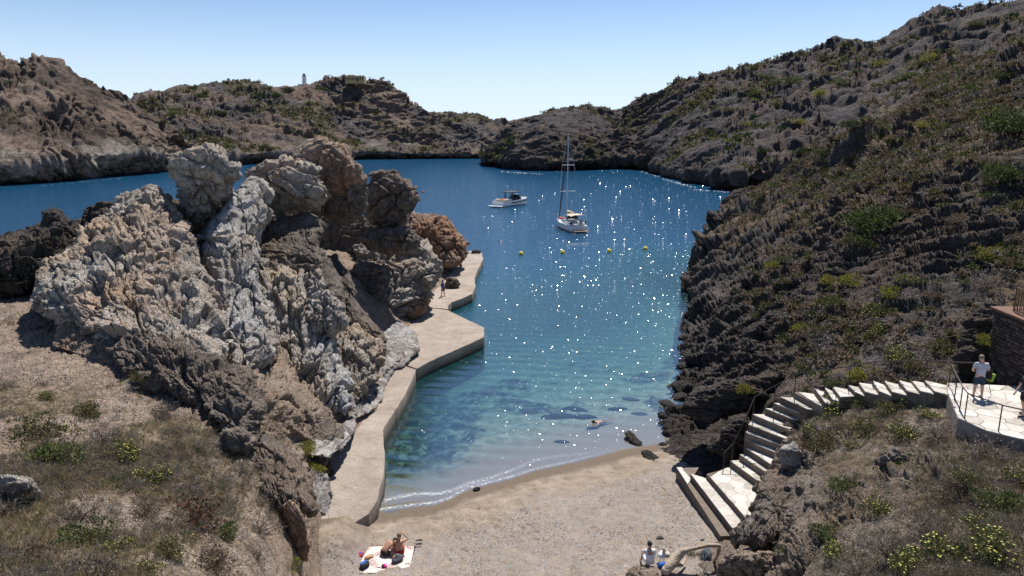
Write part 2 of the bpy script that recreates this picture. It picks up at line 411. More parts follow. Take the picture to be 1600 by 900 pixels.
patch('lighthouse_hill', [[Z(*p,-2) for p in [(180,270),(270,266),(400,259),(570,252),(700,249),(870,247)]],
      [Q(*p) for p in [(180,250,400),(270,250,410),(400,240,490),(570,238,600),(640,240,610),(700,241,620),(760,242,625),(870,240,630)]],
      [Q(*p) for p in [(180,235,460),(270,235,460),(400,222,530),(570,222,635),(640,225,645),(700,228,645),(760,232,655),(870,228,655)]],
      [Q(*p) for p in [(180,200,520),(270,195,520),(400,180,600),(560,165,668),(620,185,672),(700,200,682),(760,208,692),(870,206,700)]],
      ridge, lower(ridge, .2, 25), lower(ridge, .5, 80)], 620, 330,
      lambda P: relief(P, 'hill', 15, 7.0, frM, 3, (1.4, 1.4, .8))*sstep(-3, 3, P[:, 2]), m_midhill, 5, vegmask(34, -.12, 40))
ridge = [Q(*p) for p in [(-200,50,400),(0,86,400),(30,99,400),(70,95,400),(95,95,400),(120,113,400),(150,130,400),(185,143,400),(205,165,405),(250,195,415),(290,214,420),(335,240,440)]]
patch('left_hill', [[Z(*p,-2) for p in [(-200,305),(0,293),(60,291),(130,284),(200,277),(270,271),(335,263)]],
      [Q(*p) for p in [(-200,262,240),(0,262,270),(60,255,285),(130,245,305),(200,240,340),(270,242,385),(335,250,415)]],
      [Q(*p) for p in [(-200,180,300),(0,205,320),(100,205,335),(200,210,365),(270,228,405),(335,246,430)]],
      [Q(*p) for p in [(-200,100,350),(0,140,360),(100,150,370),(170,165,385),(230,198,400),(290,220,412),(335,243,435)]],
      ridge, lower(ridge, .2, 20), lower(ridge, .5, 70)], 400, 340,
      lambda P: relief(P, 'hill', 10, 6.0, frL, 13, (1.5, 1.5, .7))*sstep(-3, 2, P[:, 2]), m_lefthill, 5, vegmask(30, -.45, 44))
ridge = [Q(*p) for p in [(752,247,500),(770,233,490),(800,204,490),(830,189,490),(870,174,490),(905,170,490),(940,172,500),(972,176,510),(1000,158,500),(1050,135,480),(1100,120,460),(1160,111,450),(1220,94,440),(1260,85,430),(1290,71,425),(1340,65,420),(1370,70,415),(1390,62,405),(1425,35,395),(1455,21,390),(1500,20,385),(1545,17,380),(1600,2,370),(1750,-50,350)]]
patch('right_hill', [[Z(*p,-2) for p in [(752,254),(790,267),(850,272),(900,269),(960,262),(1000,267),(1050,283),(1085,294),(1150,301),(1250,312),(1400,330),(1750,350)]],
      [Q(*p) for p in [(752,251,470),(790,252,412),(850,255,392),(900,252,392),(960,251,420),(1000,252,405),(1050,267,325),(1085,276,282),(1150,275,240),(1250,262,235),(1400,240,235),(1750,200,230)]],
      [Q(*p) for p in [(752,248,480),(800,215,440),(850,205,430),(900,200,440),(960,208,470),(1000,207,450),(1050,205,400),(1100,195,370),(1150,190,340),(1250,180,320),(1400,150,300),(1750,90,280)]],
      ridge, lower(ridge, .2, 10), lower(ridge, .5, 90)], 640, 430,
      lambda P: relief(P, 'hill', 10, 5.2, fr, 23, (1.5, 1.5, .7))*sstep(-3, 3, P[:, 2]), m_righthill, 5, vegmask(26, 0.0, 48))

# ------------------------------------------------------------------ near right slope
fr2 = nframe((.18, .67, .72), (-.65, .6, -.47))
E = [(24.0,[(1090,-1),(1140,-1),(1176,-1),(1225,-1),(1279,0),(1325,2),(1400,4),(1470,5.6),(1600,6.4),(1760,6.6)]),
     (31.0,[(1090,-.6),(1140,-.6),(1176,.4),(1225,2.4),(1279,3.4),(1325,4.4),(1400,5.8),(1470,6.7),(1600,7.1),(1760,7.2)]),
     (33.0,[(1090,.5),(1140,.6),(1176,1.6),(1225,4.1),(1279,4.7),(1325,5.3),(1400,6.3),(1470,7.0),(1600,7.2),(1760,7.2)]),
     (35.2,[(1000,-.6),(1060,-.05),(1130,.6),(1168,2.2),(1222,4.6),(1278,5.4),(1325,6.1),(1400,7.2),(1480,8.2),(1600,9.6),(1760,11)]),
     (38,[(1012,-.9),(1035,.0),(1080,.45),(1125,.9),(1160,2.2),(1230,5.0),(1300,6.2),(1400,7.8),(1500,9.6),(1600,11),(1760,13)]),
     (45,[(1035,-1),(1055,.05),(1095,.8),(1130,1.8),(1180,3.6),(1260,6.5),(1350,9),(1450,11.5),(1550,13.7),(1760,17)]),
     (52,[(1050,-1),(1070,.1),(1095,.9),(1160,4.2),(1250,8),(1350,11.6),(1450,14.6),(1550,17),(1760,22)]),
     (60,[(1050,-1),(1078,.1),(1100,1.5),(1150,4.8),(1250,9.6),(1350,14),(1450,17.6),(1550,20),(1760,26)]),
     (80,[(1065,-1),(1085,0),(1105,3),(1150,6.5),(1250,11.5),(1350,17),(1450,21.5),(1550,25),(1760,32)]),
     (100,[(1072,-1),(1088,0),(1100,4),(1150,8),(1250,12.2),(1300,15.5),(1350,19),(1450,24.5),(1550,28.5),(1760,36)]),
     (118,[(1100,-1),(1112,0),(1120,5),(1150,8.8),(1200,9.8),(1250,10.6),(1290,12),(1350,18),(1450,25),(1550,30),(1760,37)]),
     (128,[(1120,-1),(1130,0),(1145,4),(1165,6),(1200,7),(1250,8),(1290,10),(1350,16),(1450,23),(1550,28.5),(1760,36)]),
     (150,[(1150,-2),(1160,-1),(1170,0),(1190,0),(1220,1),(1300,5),(1380,10),(1450,15),(1550,22),(1760,30)]),
     (200,[(1150,-2),(1160,-2),(1170,-2),(1190,-2),(1220,-2),(1300,-1),(1380,5),(1450,10),(1550,14),(1760,22)])]
def E_d(P):
    near = sstep(36, 44, P[:, 1])
    edge = sstep(-1.2, .6, P[:, 2])
    big = relief(P, 'jag', 3.4, 1.25, fr2, 31, (1.6, 1.6, .55))
    sml = relief(P, 'jag', 1.15, .5, fr2, 37, (1.6, 1.6, .5))
    big2 = relief(P, 'hill', 8, 2.9, fr2, 33, (1.4, 1.4, .6))*sstep(50, 90, P[:, 1])
    smooth = 1-.6*sstep(0, .5, fbm(P/9, 3, 77))*sstep(4, 9, P[:, 2])
    far = sstep(55, 90, P[:, 1])
    return (big*(.12+.88*near)*1.25*(1-.85*far)+sml*(.3+.7*near)*(1-.8*sstep(55, 95, P[:, 1]))+big2)*smooth*(.35+.65*edge)
patch('near_right_slope', [[H(px, z, Y) for px, z in r] for Y, r in E], 620, 560, E_d, m_right, 7, vegmask(7, .02, 52, .6))

# ------------------------------------------------------------------ mound inside the bend of the stairs
Fr = [[(1060,1000,.8),(1150,1000,1.5),(1250,1000,4.5),(1350,1000,7),(1450,1000,8.6),(1550,1000,9.4),(1760,1000,10)],
      [(1070,900,.8),(1130,900,.95),(1180,900,1.8),(1250,900,4.2),(1350,900,6.5),(1450,900,7.8),(1550,900,8.6),(1760,900,9)],
      [(1085,868,.6),(1135,858,.8),(1175,860,1.3),(1240,850,3.9),(1340,840,5.8),(1450,840,7.2),(1550,830,8),(1760,830,8.4)],
      [(1105,848,.5),(1150,838,.7),(1178,815,1.1),(1230,775,3.9),(1330,770,5.7),(1430,775,6.8),(1550,765,7.5),(1760,770,7.8)],
      [(1125,838,.4),(1160,822,.6),(1190,765,1.4),(1228,718,3.4),(1300,690,5.0),(1400,685,6.2),(1500,700,7.0),(1600,712,7.35),(1760,725,7.5)],
      [(1125,830,.3),(1160,815,.4),(1189,755,1.3),(1226,706,2.9),(1240,672,3.8),(1266,645,4.7),(1310,628,5.5),(1370,617,6.2),(1440,617,6.8),(1479,625,7.0),(1491,668,6.9),(1545,690,7.1),(1620,712,7.2),(1760,750,7.2)],
      [(1120,828,-.3),(1158,813,-.3),(1185,752,.6),(1222,704,2.2),(1237,670,3.1),(1262,643,4.0),(1310,622,4.9),(1370,608,5.6),(1440,606,6.2),(1483,610,6.4),(1500,660,6.3),(1555,680,6.4),(1620,700,6.5),(1760,740,6.6)]]
fr3 = nframe((-.75, .35, .4))
def F_d(P):
    px, py, _ = topix(P)
    rk = sstep(-.1, .35, fbm(P/2.4, 3, 61)+.55*np.exp(-((px-1230)/75)**2-((py-770)/80)**2)+.3*np.exp(-((px-1420)/60)**2-((py-730)/50)**2))
    fade = sstep(0, .6, P[:, 2])*np.clip((py-615)/60, .12, 1)
    return (relief(P, 'jag', 1.3, .75, fr3, 63, (1.8, 1.8, .5))*rk+relief(P, 'jag', .4, .14, fr3, 65, (1.6, 1.6, .5))*(.35+.65*rk)+.22*fbm(P/1.2, 4, 66))*fade
patch('stair_mound', [[Z(*p) for p in r] for r in Fr], 460, 330, F_d, m_mound, 6, vegmask(2.2, .05, 67, .6))

# ------------------------------------------------------------------ left foreground ground
Gr = [[(-200,1000,10.2),(0,1000,9.7),(250,1000,8.6),(400,1000,6.6),(500,1000,1.4),(560,1000,-.4)],
      [(-200,900,9.6),(0,900,9),(250,900,8),(400,900,6),(450,900,4),(484,900,1.3),(520,900,-.3)],
      [(-200,800,8.9),(0,800,8.3),(250,800,7.4),(380,800,6),(440,795,4.5),(482,800,2.4),(503,815,.9),(525,835,-.4)],
      [(-200,700,8.5),(0,700,8),(200,700,7.4),(330,690,6.6),(400,690,5.4),(450,700,3.8),(500,720,1.2),(540,725,-.3)],
      [(-200,620,8.3),(0,620,7.8),(200,620,7.4),(330,610,6.8),(430,620,5.6),(500,640,3.2),(545,670,1.2),(600,680,.3)],
      [(-200,540,8.4),(0,540,8),(150,540,8.1),(300,535,7.6),(420,550,5.6),(520,570,3.2),(590,590,1.4),(640,600,.3)],
      [(-200,475,8.7),(0,475,8.6),(60,475,8.6),(300,470,7.9),(440,480,6.5),(540,500,4.0),(610,520,1.4),(680,500,.3)],
      [(-200,440,8.3),(0,440,8.2),(60,440,8.2),(300,440,8),(450,430,7.5),(560,440,5.0),(660,460,1.4),(700,450,.3)],
      [(-200,400,7),(0,400,7),(60,400,7),(300,400,8),(450,390,8.2),(570,390,6.5),(690,410,1.6),(740,400,.3)],
      [(-200,385,-2),(0,385,-2),(60,385,-2),(300,380,-2),(450,378,-2),(570,378,-2),(690,380,-2),(745,385,-2)]]
fr4 = nframe((.8, .25, .45))
def G_d(P):
    px, py, _ = topix(P)
    rk = sstep(.0, .4, fbm(P/3, 3, 71)*.8+.9*np.exp(-((px-440)/95)**2-((py-700)/110)**2)+.5*np.exp(-((px-330)/140)**2-((py-580)/50)**2)-.25+.2*sstep(480,400,py))
    beach = sstep(1.0, 2.2, P[:, 2])
    return (relief(P, 'jag', 1.5, .8, fr4, 73, (1.8, 1.8, .45))*rk+relief(P, 'jag', .42, .14, fr4, 75, (1.6, 1.6, .5))*(.25+.75*np.maximum(rk, .8*sstep(22, 28, P[:, 1])))+.2*fbm(P/1.3, 4, 76))*beach
patch('left_slope', [[Z(*p) for p in r] for r in Gr], 520, 420, G_d, m_leftg, 6, lambda P, N: vegmask(2.6, .12, 78, .55)(P, N)*(1-.9*sstep(21, 27, P[:, 1]+.2*P[:, 0])))

# ------------------------------------------------------------------ beach and sea bed (one sheet)
SH = [(480,850),(560,812),(595,800),(640,793),(680,789),(705,780),(730,766),(765,757),(800,748),(832,737),(850,733),(900,722),(940,712),(975,703),(1010,697),(1060,690),(1110,650),(1150,560)]
shw = np.array([Z(a, b, 0) for a, b in SH])
def shoreY(X):
    return np.interp(X, shw[:, 0], shw[:, 1])
def bedz(X, Y):
    s = Y-shoreY(X)
    z = np.where(s < 0, .95*(1-np.exp(s*.085))+.0*s, -.06*np.minimum(s, 5)-.08*np.clip(s-5, 0, 25)-.12*np.clip(s-30, 0, 60))
    z = np.where(s < 0, z*(1)+.012*np.clip(-s-8, 0, 10), z)
    # stonier bottom drops a little faster along the quay
    q = sstep(-1.5, -6.5, X)*sstep(.5, 6, s)
    return z-.45*q+1.0*sstep(-6.2, -7.4, X)*sstep(31.5, 29, Y)*sstep(25, 28, Y)
ys = np.concatenate([np.linspace(12, 60, 520), np.geomspace(60.5, 900, 120)]); us = np.linspace(-.62, .62, 500)
YY, UU = np.meshgrid(ys, us, indexing='ij'); XX = UU*YY*np.where(YY > 60, 1, 1)
P = np.stack([XX, YY, bedz(XX, YY)], -1).reshape(-1, 3)
sgn = P[:, 1]-shoreY(P[:, 0])
dry = sstep(.3, -1.5, sgn)
wetf = sstep(2, 6, sgn)*sstep(70, 50, P[:, 1])
foot = -(1-sstep(0, .45, worley(P*np.array((2.1, 2.1, 0)), 5)[0]))*.075
P2 = P*np.array((1, 1, 0))
qq = sstep(-1.0, -6.0, P[:, 0])
cob1 = worley(P2/1.1+fbm(P2, 2, 8)[:, None]*.4, 91); cob2 = worley(P2/.45, 92)
cob = (sstep(.7, .0, cob1[0])*.34*(cob1[2] > .35)+sstep(.7, .0, cob2[0])*.16)
patchy = sstep(-.02, .16, fbm(P2/3.6, 4, 93)+.5*qq-.08)
P[:, 2] += dry*(foot+.05*fbm(P2/1.8, 4, 94)+.02*fbm(P2/.35, 2, 95))+wetf*cob*patchy
stone = wetf*patchy
m = M('sand_and_sea_bed', .95, .2)
sg = m.attr('shore')                       # distance inland from the waterline
n1 = m.noise(1.3, 7, .65); n2 = m.noise(38, 5, .75); n3 = m.noise(.28, 4, .6)
sand = m.ramp(m.math('ADD', m.math('MULTIPLY', n1, .5), m.math('MULTIPLY', n2, .5)), [(.3, (.11, .085, .065)), (.44, (.215, .168, .125)), (.56, (.295, .235, .18)), (.7, (.44, .385, .33))])
peb = m.ramp(m.vor(26, out='Color'), [(.1, (.10, .09, .085)), (.4, (.20, .18, .17)), (.75, (.30, .28, .265)), (1, (.52, .49, .47))])
gravel = m.mix(m.val(m.noise(3, 4, .7), .35, .65), peb, sand)
c = m.mix(m.math('MULTIPLY', m.val(m.math('ADD', sg, m.math('MULTIPLY', m.math('SUBTRACT', n3, .5), 7)), 2.6, 4.2), .85), sand, gravel)
deb = m.math('MULTIPLY', m.val(m.noise(5.5, 8, .8), .56, .66), m.val(sg, .6, 1.6))
c = m.mix(m.math('MULTIPLY', deb, .75), c, (.075, .05, .035))
c = m.mix(m.val(m.math('ADD', sg, m.math('MULTIPLY', m.math('SUBTRACT', n1, .5), .9)), .95, 1.5, 1, 0), c, m.mix(m.val(sg, -.3, .1), (.235, .185, .14), (.14, .108, .08)))
bed = m.ramp(m.noise(1.6, 7, .7), [(.35, (.11, .12, .08)), (.5, (.22, .21, .15)), (.65, (.34, .31, .23))])
stn = m.ramp(m.vor(2.2, out='Color'), [(.1, (.02, .028, .024)), (.5, (.07, .078, .06)), (.9, (.26, .25, .19))])
bed = m.mix(m.attr('stone'), bed, stn)
c = m.mix(m.val(m.math('ADD', sg, m.math('MULTIPLY', m.math('SUBTRACT', n3, .5), 4)), -7, -3, 1, 0), c, bed)
m.color(c)
m.bump(m.math('ADD', m.noise(14, 6, .75), m.math('MULTIPLY', m.vor(30), .35)), .05, .9)
m_sand = m.m
o = link('beach_and_sea_bed', npmesh('beach_and_sea_bed', P, gridfaces(len(ys), len(us))[:, ::-1], True, {'shore': -sgn, 'stone': stone}), m_sand)
tag(o, kind='structure')
PATCH['beach'] = (P.reshape(len(ys), len(us), 3), None, None)

# ------------------------------------------------------------------ sea surface
ys = np.concatenate([np.linspace(24, 70, 420), np.geomspace(70.5, 9000, 260)]); us = np.linspace(-.9, .9, 420)
YY, UU = np.meshgrid(ys, us, indexing='ij'); XX = UU*YY
sg = YY-shoreY(XX)
dep = -bedz(XX, YY)
wv = .018*np.sin(YY*4.1+XX*.6+2*fbm(np.stack([XX*.3, YY*.3, 0*XX], -1).reshape(-1, 3), 3, 5).reshape(XX.shape))*sstep(.4, 3, sg)*sstep(80, 50, YY)
lip = np.exp(-((sg-.25)/.16)**2)*.05*sstep(40, 30, YY)
P = np.stack([XX, YY, wv+lip+.012*fbm(np.stack([XX*.5, YY*.8, 0*XX], -1).reshape(-1, 3), 2, 6).reshape(XX.shape)], -1).reshape(-1, 3)
m = M('sea_water', .05, .5); m.n.remove(m.b)
d = m.attr('depth')
geo = m.pos
wav = m.noise(1.0, 3, .55, m.vec((.32, .95, 1), (0, 0, 8)))
wav2 = m.noise(1.0, 6, .7, m.vec((1.3, 2.6, 1), (0, 0, -14)))
wav3 = m.noise(1.0, 5, .7, m.vec((5, 8, 1), (0, 0, 20)))
chop = m.math('POWER', m.val(m.noise(1.0, 2, .5, m.vec((3.4, 5.5, 1), (0, 0, 33))), .5, .85), 2.)
hgt = m.math('ADD', m.math('ADD', m.math('ADD', m.math('MULTIPLY', wav, 1.0), m.math('MULTIPLY', chop, 0.0)), m.math('MULTIPLY', wav2, .5)), m.math('MULTIPLY', wav3, .14))
bp = m.n.new('ShaderNodeBump'); bp.inputs['Strength'].default_value = 1; bp.inputs['Distance'].default_value = .30
m.l.new(hgt, bp.inputs['Height'])
m.l.new(m.val(m.attr('shore'), 0, 60, .018, .12), bp.inputs['Distance'])
gl = m.n.new('ShaderNodeBsdfGlossy'); gl.inputs['Roughness'].default_value = .04; m.l.new(bp.outputs[0], gl.inputs['Normal'])
tr = m.n.new('ShaderNodeBsdfTransparent'); df = m.n.new('ShaderNodeBsdfDiffuse'); m.l.new(bp.outputs[0], df.inputs['Normal'])
m.l.new(m.ramp(m.val(d, 0, 3.5), [(0, (.93, .97, .97)), (.3, (.50, .80, .82)), (1, (.09, .42, .52))]), tr.inputs[0])
m.l.new(m.ramp(m.val(d, 0, 14), [(0, (.02, .09, .09)), (.2, (.012, .095, .115)), (.5, (.008, .055, .105)), (1, (.006, .033, .085))]), df.inputs[0])
mx = m.n.new('ShaderNodeMixShader'); m.l.new(m.val(d, .3, 6.5, .02, 1), mx.inputs[0]); m.l.new(tr.outputs[0], mx.inputs[1]); m.l.new(df.outputs[0], mx.inputs[2])
fz = m.n.new('ShaderNodeFresnel'); fz.inputs[0].default_value = 1.33; m.l.new(bp.outputs[0], fz.inputs['Normal'])
m2 = m.n.new('ShaderNodeMixShader'); m.l.new(m.math('MULTIPLY', fz.outputs[0], .36), m2.inputs[0]); m.l.new(mx.outputs[0], m2.inputs[1]); m.l.new(gl.outputs[0], m2.inputs[2])
foam = m.n.new('ShaderNodeBsdfDiffuse'); foam.inputs[0].default_value = (.75, .77, .78, 1)
m3 = m.n.new('ShaderNodeMixShader')
fo = m.math('MULTIPLY', m.attr('foam'), m.val(m.noise(7, 6, .75), .46, .56))
m.l.new(fo, m3.inputs[0]); m.l.new(m2.outputs[0], m3.inputs[1]); m.l.new(foam.outputs[0], m3.inputs[2])
m.l.new(m3.outputs[0], m.out.inputs[0])
m_sea = m.m
foamv = (np.exp(-((sg-.22)/.11)**2)*.7+np.exp(-((sg-1.0-.3*np.sin(XX*.9))/.16)**2)*.55)*sstep(40, 33, YY)
o = link('sea', npmesh('sea', P, gridfaces(len(ys), len(us))[:, ::-1], True, {'depth': dep.ravel(), 'shore': sg.ravel(), 'foam': foamv.ravel()}), m_sea)
tag(o, kind='structure')

# small tilted glossy facets added over the sea to make sun glints
m = M('glint_facet', .06, .5); m.n.remove(m.b)
gl = m.n.new('ShaderNodeBsdfGlossy'); gl.inputs['Roughness'].default_value = .2
df = m.n.new('ShaderNodeBsdfTransparent'); mx = m.n.new('ShaderNodeMixShader'); fz = m.n.new('ShaderNodeFresnel'); fz.inputs[0].default_value = 1.33
m.l.new(fz.outputs[0], mx.inputs[0]); m.l.new(df.outputs[0], mx.inputs[1]); m.l.new(gl.outputs[0], mx.inputs[2]); m.l.new(mx.outputs[0], m.out.inputs[0])
n = 85000
px = rng.uniform(-20, 1180, n); py = 250+(800-250)*rng.uniform(0, 1, n)
x = (px-800)/F; u = (450-py)/F; t_ = (0-CAMZ)/(-SP+u*CP); X = x*t_; Y = t_*(CP+u*SP)
k = (Y > shoreY(X)+.6) & (Y < 600) & (rng.uniform(0, 1, n) < .22+.78*sstep(38, 85, Y)); X, Y = X[k], Y[k]; n = len(X); dist = Y
sz = np.clip(dist*.00023, .006, .055)*rng.lognormal(0, .45, n)
nx = rng.normal(0, .085, n); ny = rng.normal(0, .205, n); N3 = np.stack([nx, ny, np.ones(n)], 1); N3 /= np.linalg.norm(N3, axis=1, keepdims=True)
a = np.cross(N3, (0, 1., 0)); a /= np.linalg.norm(a, axis=1, keepdims=True); b = np.cross(N3, a)
c = np.stack([X, Y, .05+sz*.3], 1); a = a*(sz*1.3)[:, None]; b = b*(sz*.8)[:, None]
V = np.stack([c-a-b, c+a-b, c+a+b, c-a+b], 1).reshape(-1, 3)
Fq = np.arange(4*n).reshape(-1, 4)
if gridnormals is not None: Fq = Fq[:, ::-1]
o = link('glints', npmesh('glints', V, Fq, False), m.m); tag(o, 'tiny glossy facets added to glint in the sun all over the cove', 'glints', None, 'stuff')
# ------------------------------------------------------------------ the rock formation by the quay
R = lambda *a, **k: mass(*a, **k)
fv = rot('Z', 20) @ rot('Y', 12)
G0 = 'rock masses of the outcrop beside the quay'
R('rock_outcrop', [(48,480),(55,440),(78,412),(100,392),(120,368),(150,345),(180,322),(215,312),(262,308),(278,335),(305,372),(328,440),(348,500),(352,560),(300,590),(200,575),(120,520),(75,495)],
  39.5, 3.6, b=-.052, a=.006, style='slab', size=1.7, amp=.62, mat=m_pale, frame=nframe((.75, .3, .55)), aniso=(1.3, 1.5, .8), s=101, Tb=5, sq=.75, label='broad pale domed rock with curving cracks, left of the deep cleft', group=G0)
R('rock_outcrop', [(176,330),(182,308),(205,299),(232,302),(252,318),(248,342),(215,348),(185,345)], 46.5, 1.7, style='slab', size=1.5, amp=.4, mat=m_pale, s=105, label='pale rounded boulder with orange stain on top of the domed rock', group=G0)
R('rock_outcrop', [(222,310),(223,296),(236,289),(248,293),(256,306),(268,322),(285,345),(300,380),(280,385),(250,350),(232,322)], 46, 1.5, style='slab', size=1.1, amp=.4, mat=m_pale, s=107, label='small knobbly summit rock running down beside the cleft', group=G0)
R('balanced_boulder', [(264,252),(272,238),(290,229),(318,227),(345,230),(352,240),(362,250),(375,256),(377,272),(362,290),(348,310),(335,335),(318,352),(305,358),(292,345),(281,325),(282,305),(275,285),(268,272)], 47, 2.2, b=.012, style='slab', size=2.0, amp=.55, mat=m_pale, frame=rot('Y', 20), s=111, sq=.62, label='huge pale balanced boulder leaning over the cleft', group=G0)
R('rock_outcrop', [(372,290),(392,276),(412,280),(424,298),(420,330),(408,350),(405,400),(402,440),(425,500),(430,560),(385,600),(352,580),(346,520),(332,470),(312,410),(306,370),(322,345),(348,318)],
  44, 3.0, b=-.045, style='slab', size=2.1, amp=.5, mat=m_white, frame=nframe((.8, .35, -.35)), aniso=(1.5, 1.5, .75), s=121, Tb=4, sq=.7, label='tall pale fin of rock rising between cleft and hollow', group=G0)
R('rock_outcrop', [(375,300),(392,262),(415,250),(450,248),(480,250),(500,262),(520,300),(500,330),(450,330),(400,335)], 54, 2.6, style='slab', size=2.6, amp=.6, mat=m_pale, frame=rot('Y', 25), aniso=(1.8, 1, .6), s=125, label='flat-bedded grey slab behind the tall fin', group=G0)
R('rock_outcrop', [(448,260),(460,238),(478,222),(500,217),(520,219),(537,232),(550,252),(565,258),(570,280),(540,305),(500,310),(460,300),(448,280)], 57, 2.6, style='slab', size=2.8, amp=.6, mat=m_orange, frame=rot('Y', 30), s=131, label='rust-orange capped rock at the top of the outcrop', group=G0)
R('rock_outcrop', [(520,270),(545,250),(566,256),(574,285),(577,320),(570,345),(545,352),(515,350),(490,330),(440,330),(425,318),(460,305),(500,300)], 58, 2.6, style='slab', size=2.2, amp=.6, mat=m_brown, s=135, label='brown block of rock overhanging the dark hollow', group=G0)
R('rock_outcrop', [(574,290),(580,272),(598,267),(625,270),(640,284),(650,292),(651,312),(640,330),(630,350),(612,365),(590,358),(575,340),(568,310)], 66, 3.0, style='slab', size=2.2, amp=.6, mat=m_brown, frame=rot('Y', -20), s=141, sq=.62, label='knobbly grey-brown boulder at the head of the outcrop beside the water', group=G0)
# wall of the hollow, in deep shade under the overhang
R('rock_outcrop', [(400,345),(440,330),(560,335),(600,350),(625,380),(600,450),(575,500),(540,510),(500,490),(460,440),(415,420),(400,380)], 71, 2.0, b=-.012, style='jag', size=2.4, amp=.8, mat=m_brown, s=145, Tb=5, label='shaded dark rock wall inside the hollow', group=G0)
R('rock_outcrop', [(402,350),(440,335),(480,338),(505,350),(500,380),(512,410),(535,440),(530,470),(480,440),(420,435),(398,400)], 49.3, 1.6, b=-.06, style='jag', size=1.8, amp=.6, mat=m_brown, s=147, label='brown stepped rock on the left floor of the hollow', group=G0)
R('rock_outcrop', [(392,430),(405,400),(432,412),(470,415),(486,432),(500,480),(520,540),(540,590),(555,640),(520,665),(470,650),(420,620),(370,590),(350,540),(356,510),(380,490)],
  43.5, 2.6, b=-.035, style='slab', size=1.7, amp=.7, mat=m_white, frame=nframe((.93, .3, -.15)), aniso=(1.6, 1.6, .7), s=151, Tb=5, label='blue-white marbled slab rock in the middle of the outcrop', group=G0)
R('rock_outcrop', [(478,430),(486,413),(500,420),(515,450),(535,480),(545,505),(520,525),(495,530),(475,500),(470,465)], 44.3, 1.5, b=-.03, style='slab', size=1.3, amp=.5, mat=m_pale, s=155, aniso=(.7, 1, 1.6), label='narrow pale pinnacle at the foot of the hollow', group=G0)
R('rock_outcrop', [(500,520),(540,500),(575,520),(600,545),(597,575),(575,610),(550,640),(520,620),(500,580)], 45.5, 1.6, b=-.05, style='slab', size=1.4, amp=.5, mat=m_pale, frame=rot('Y', -25), aniso=(.6, 1, 1.8), s=157, label='ribbed cream rock above the smooth grey ramp', group=G0)
R('rock_outcrop', [(340,470),(355,462),(375,470),(392,500),(395,540),(372,548),(350,530),(338,500)], 39.5, 1.0, b=-.03, style='slab', size=1.0, amp=.4, mat=m_white, s=159, label='small white-capped rock at the foot of the cleft', group=G0)
R('rock_outcrop', [(535,420),(545,385),(560,360),(600,350),(640,360),(665,380),(684,398),(690,422),(680,445),(666,466),(648,490),(620,505),(585,512),(555,500),(540,465)],
  69, 3.4, b=-.05, style='slab', size=2.4, amp=.8, mat=m_pale, frame=nframe((-.5, .2, .8)), aniso=(1.3, 1.3, .8), s=161, Tb=6, label='large pale and rust rock mass above the quay landing', group=G0)
R('rock_outcrop', [(545,430),(560,405),(590,415),(610,445),(600,480),(570,500),(548,480)], 65, 1.8, b=-.03, style='slab', size=1.7, amp=.45, mat=m_brown, s=163, label='rusty brown rock at the left foot of the large pale mass', group=G0)
R('rock_outcrop', [(628,496),(630,470),(646,452),(664,452),(676,462),(672,478),(656,490),(640,500)], 66.3, 1.5, b=-.03, style='slab', size=2.6, amp=.5, mat=m_orange, s=165, label='smooth orange block standing on the quay edge', group=G0)
R('rock_outcrop', [(560,372),(600,352),(640,355),(660,375),(650,392),(610,396),(575,392)], 64, 2.0, style='slab', size=1.6, amp=.5, mat=m_brown, s=169, label='brown bedded rock below the knobbly boulder', group=G0)
R('rock_outcrop', [(625,350),(640,330),(665,330),(690,338),(712,356),(728,378),(732,398),(722,415),(700,418),(680,395),(650,378),(630,368)],
  92, 3.2, b=-.08, style='slab', size=2.6, amp=.9, mat=m_orange, frame=rot('Y', -40), s=171, Tb=6, label='brown sloping rock at the seaward end of the quay', group=G0)
R('rock_outcrop', [(690,452),(700,432),(716,434),(722,445),(712,455),(700,462)], 80, .8, style='slab', size=1.2, amp=.35, mat=m_brown, s=175, label='low brown rock behind the person on the quay', group=G0)
# smooth ramp of grey rock down to the quay
R('rock_outcrop', [(560,520),(600,520),(636,530),(640,548),(618,572),(602,610),(590,640),(555,655),(545,690),(515,715),(480,710),(500,660),(540,640),(560,600),(590,575),(580,545)],
  45.8, .6, b=-.115, a=.02, style='slab', size=1.6, amp=.22, mat=m_grey, frame=nframe((.6, .3, .7)), aniso=(2, 2, .5), s=181, Tb=2, cen=(573,605), label='smooth grey-white ramp of rock sloping to the quay', group=G0)
# dark and brown rocks lower left
R('rock_outcrop', [(560,560),(620,500),(650,515),(655,545),(630,575),(590,580)], 54, .8, b=-.12, style='slab', size=1.4, amp=.2, mat=m_grey, s=183, Tb=2, label='low grey rock shelf reaching the landing of the quay', group=G0)
R('rock_outcrop', [(390,600),(420,590),(470,640),(520,655),(548,685),(520,700),(512,740),(495,730),(470,700),(430,690),(400,660),(380,630)], 36.2, 1.4, b=-.05, a=.012, style='jag', size=1.2, amp=.45, mat=m_brown, s=185, label='rough grey-brown rock above the bend of the quay', group=G0)
R('rock_outcrop', [(430,680),(465,690),(490,730),(512,740),(520,770),(516,812),(480,806),(440,800),(400,790),(380,760),(400,710)], 31.6, 1.0, b=-.03, style='jag', size=1.2, amp=.4, mat=m_grey, frame=rot('Y', 65), aniso=(1.8, 1.8, .4), s=187, label='grey streaked rock ending at the shoreward foot of the quay', group=G0)
R('rock_outcrop', [(492,748),(488,726),(500,716),(514,724),(524,738),(512,752)], 33.6, .5, style='slab', size=.7, amp=.15, mat=m_black, s=189, label='small black rock on the quay beside the yellow-green bush', group=G0)
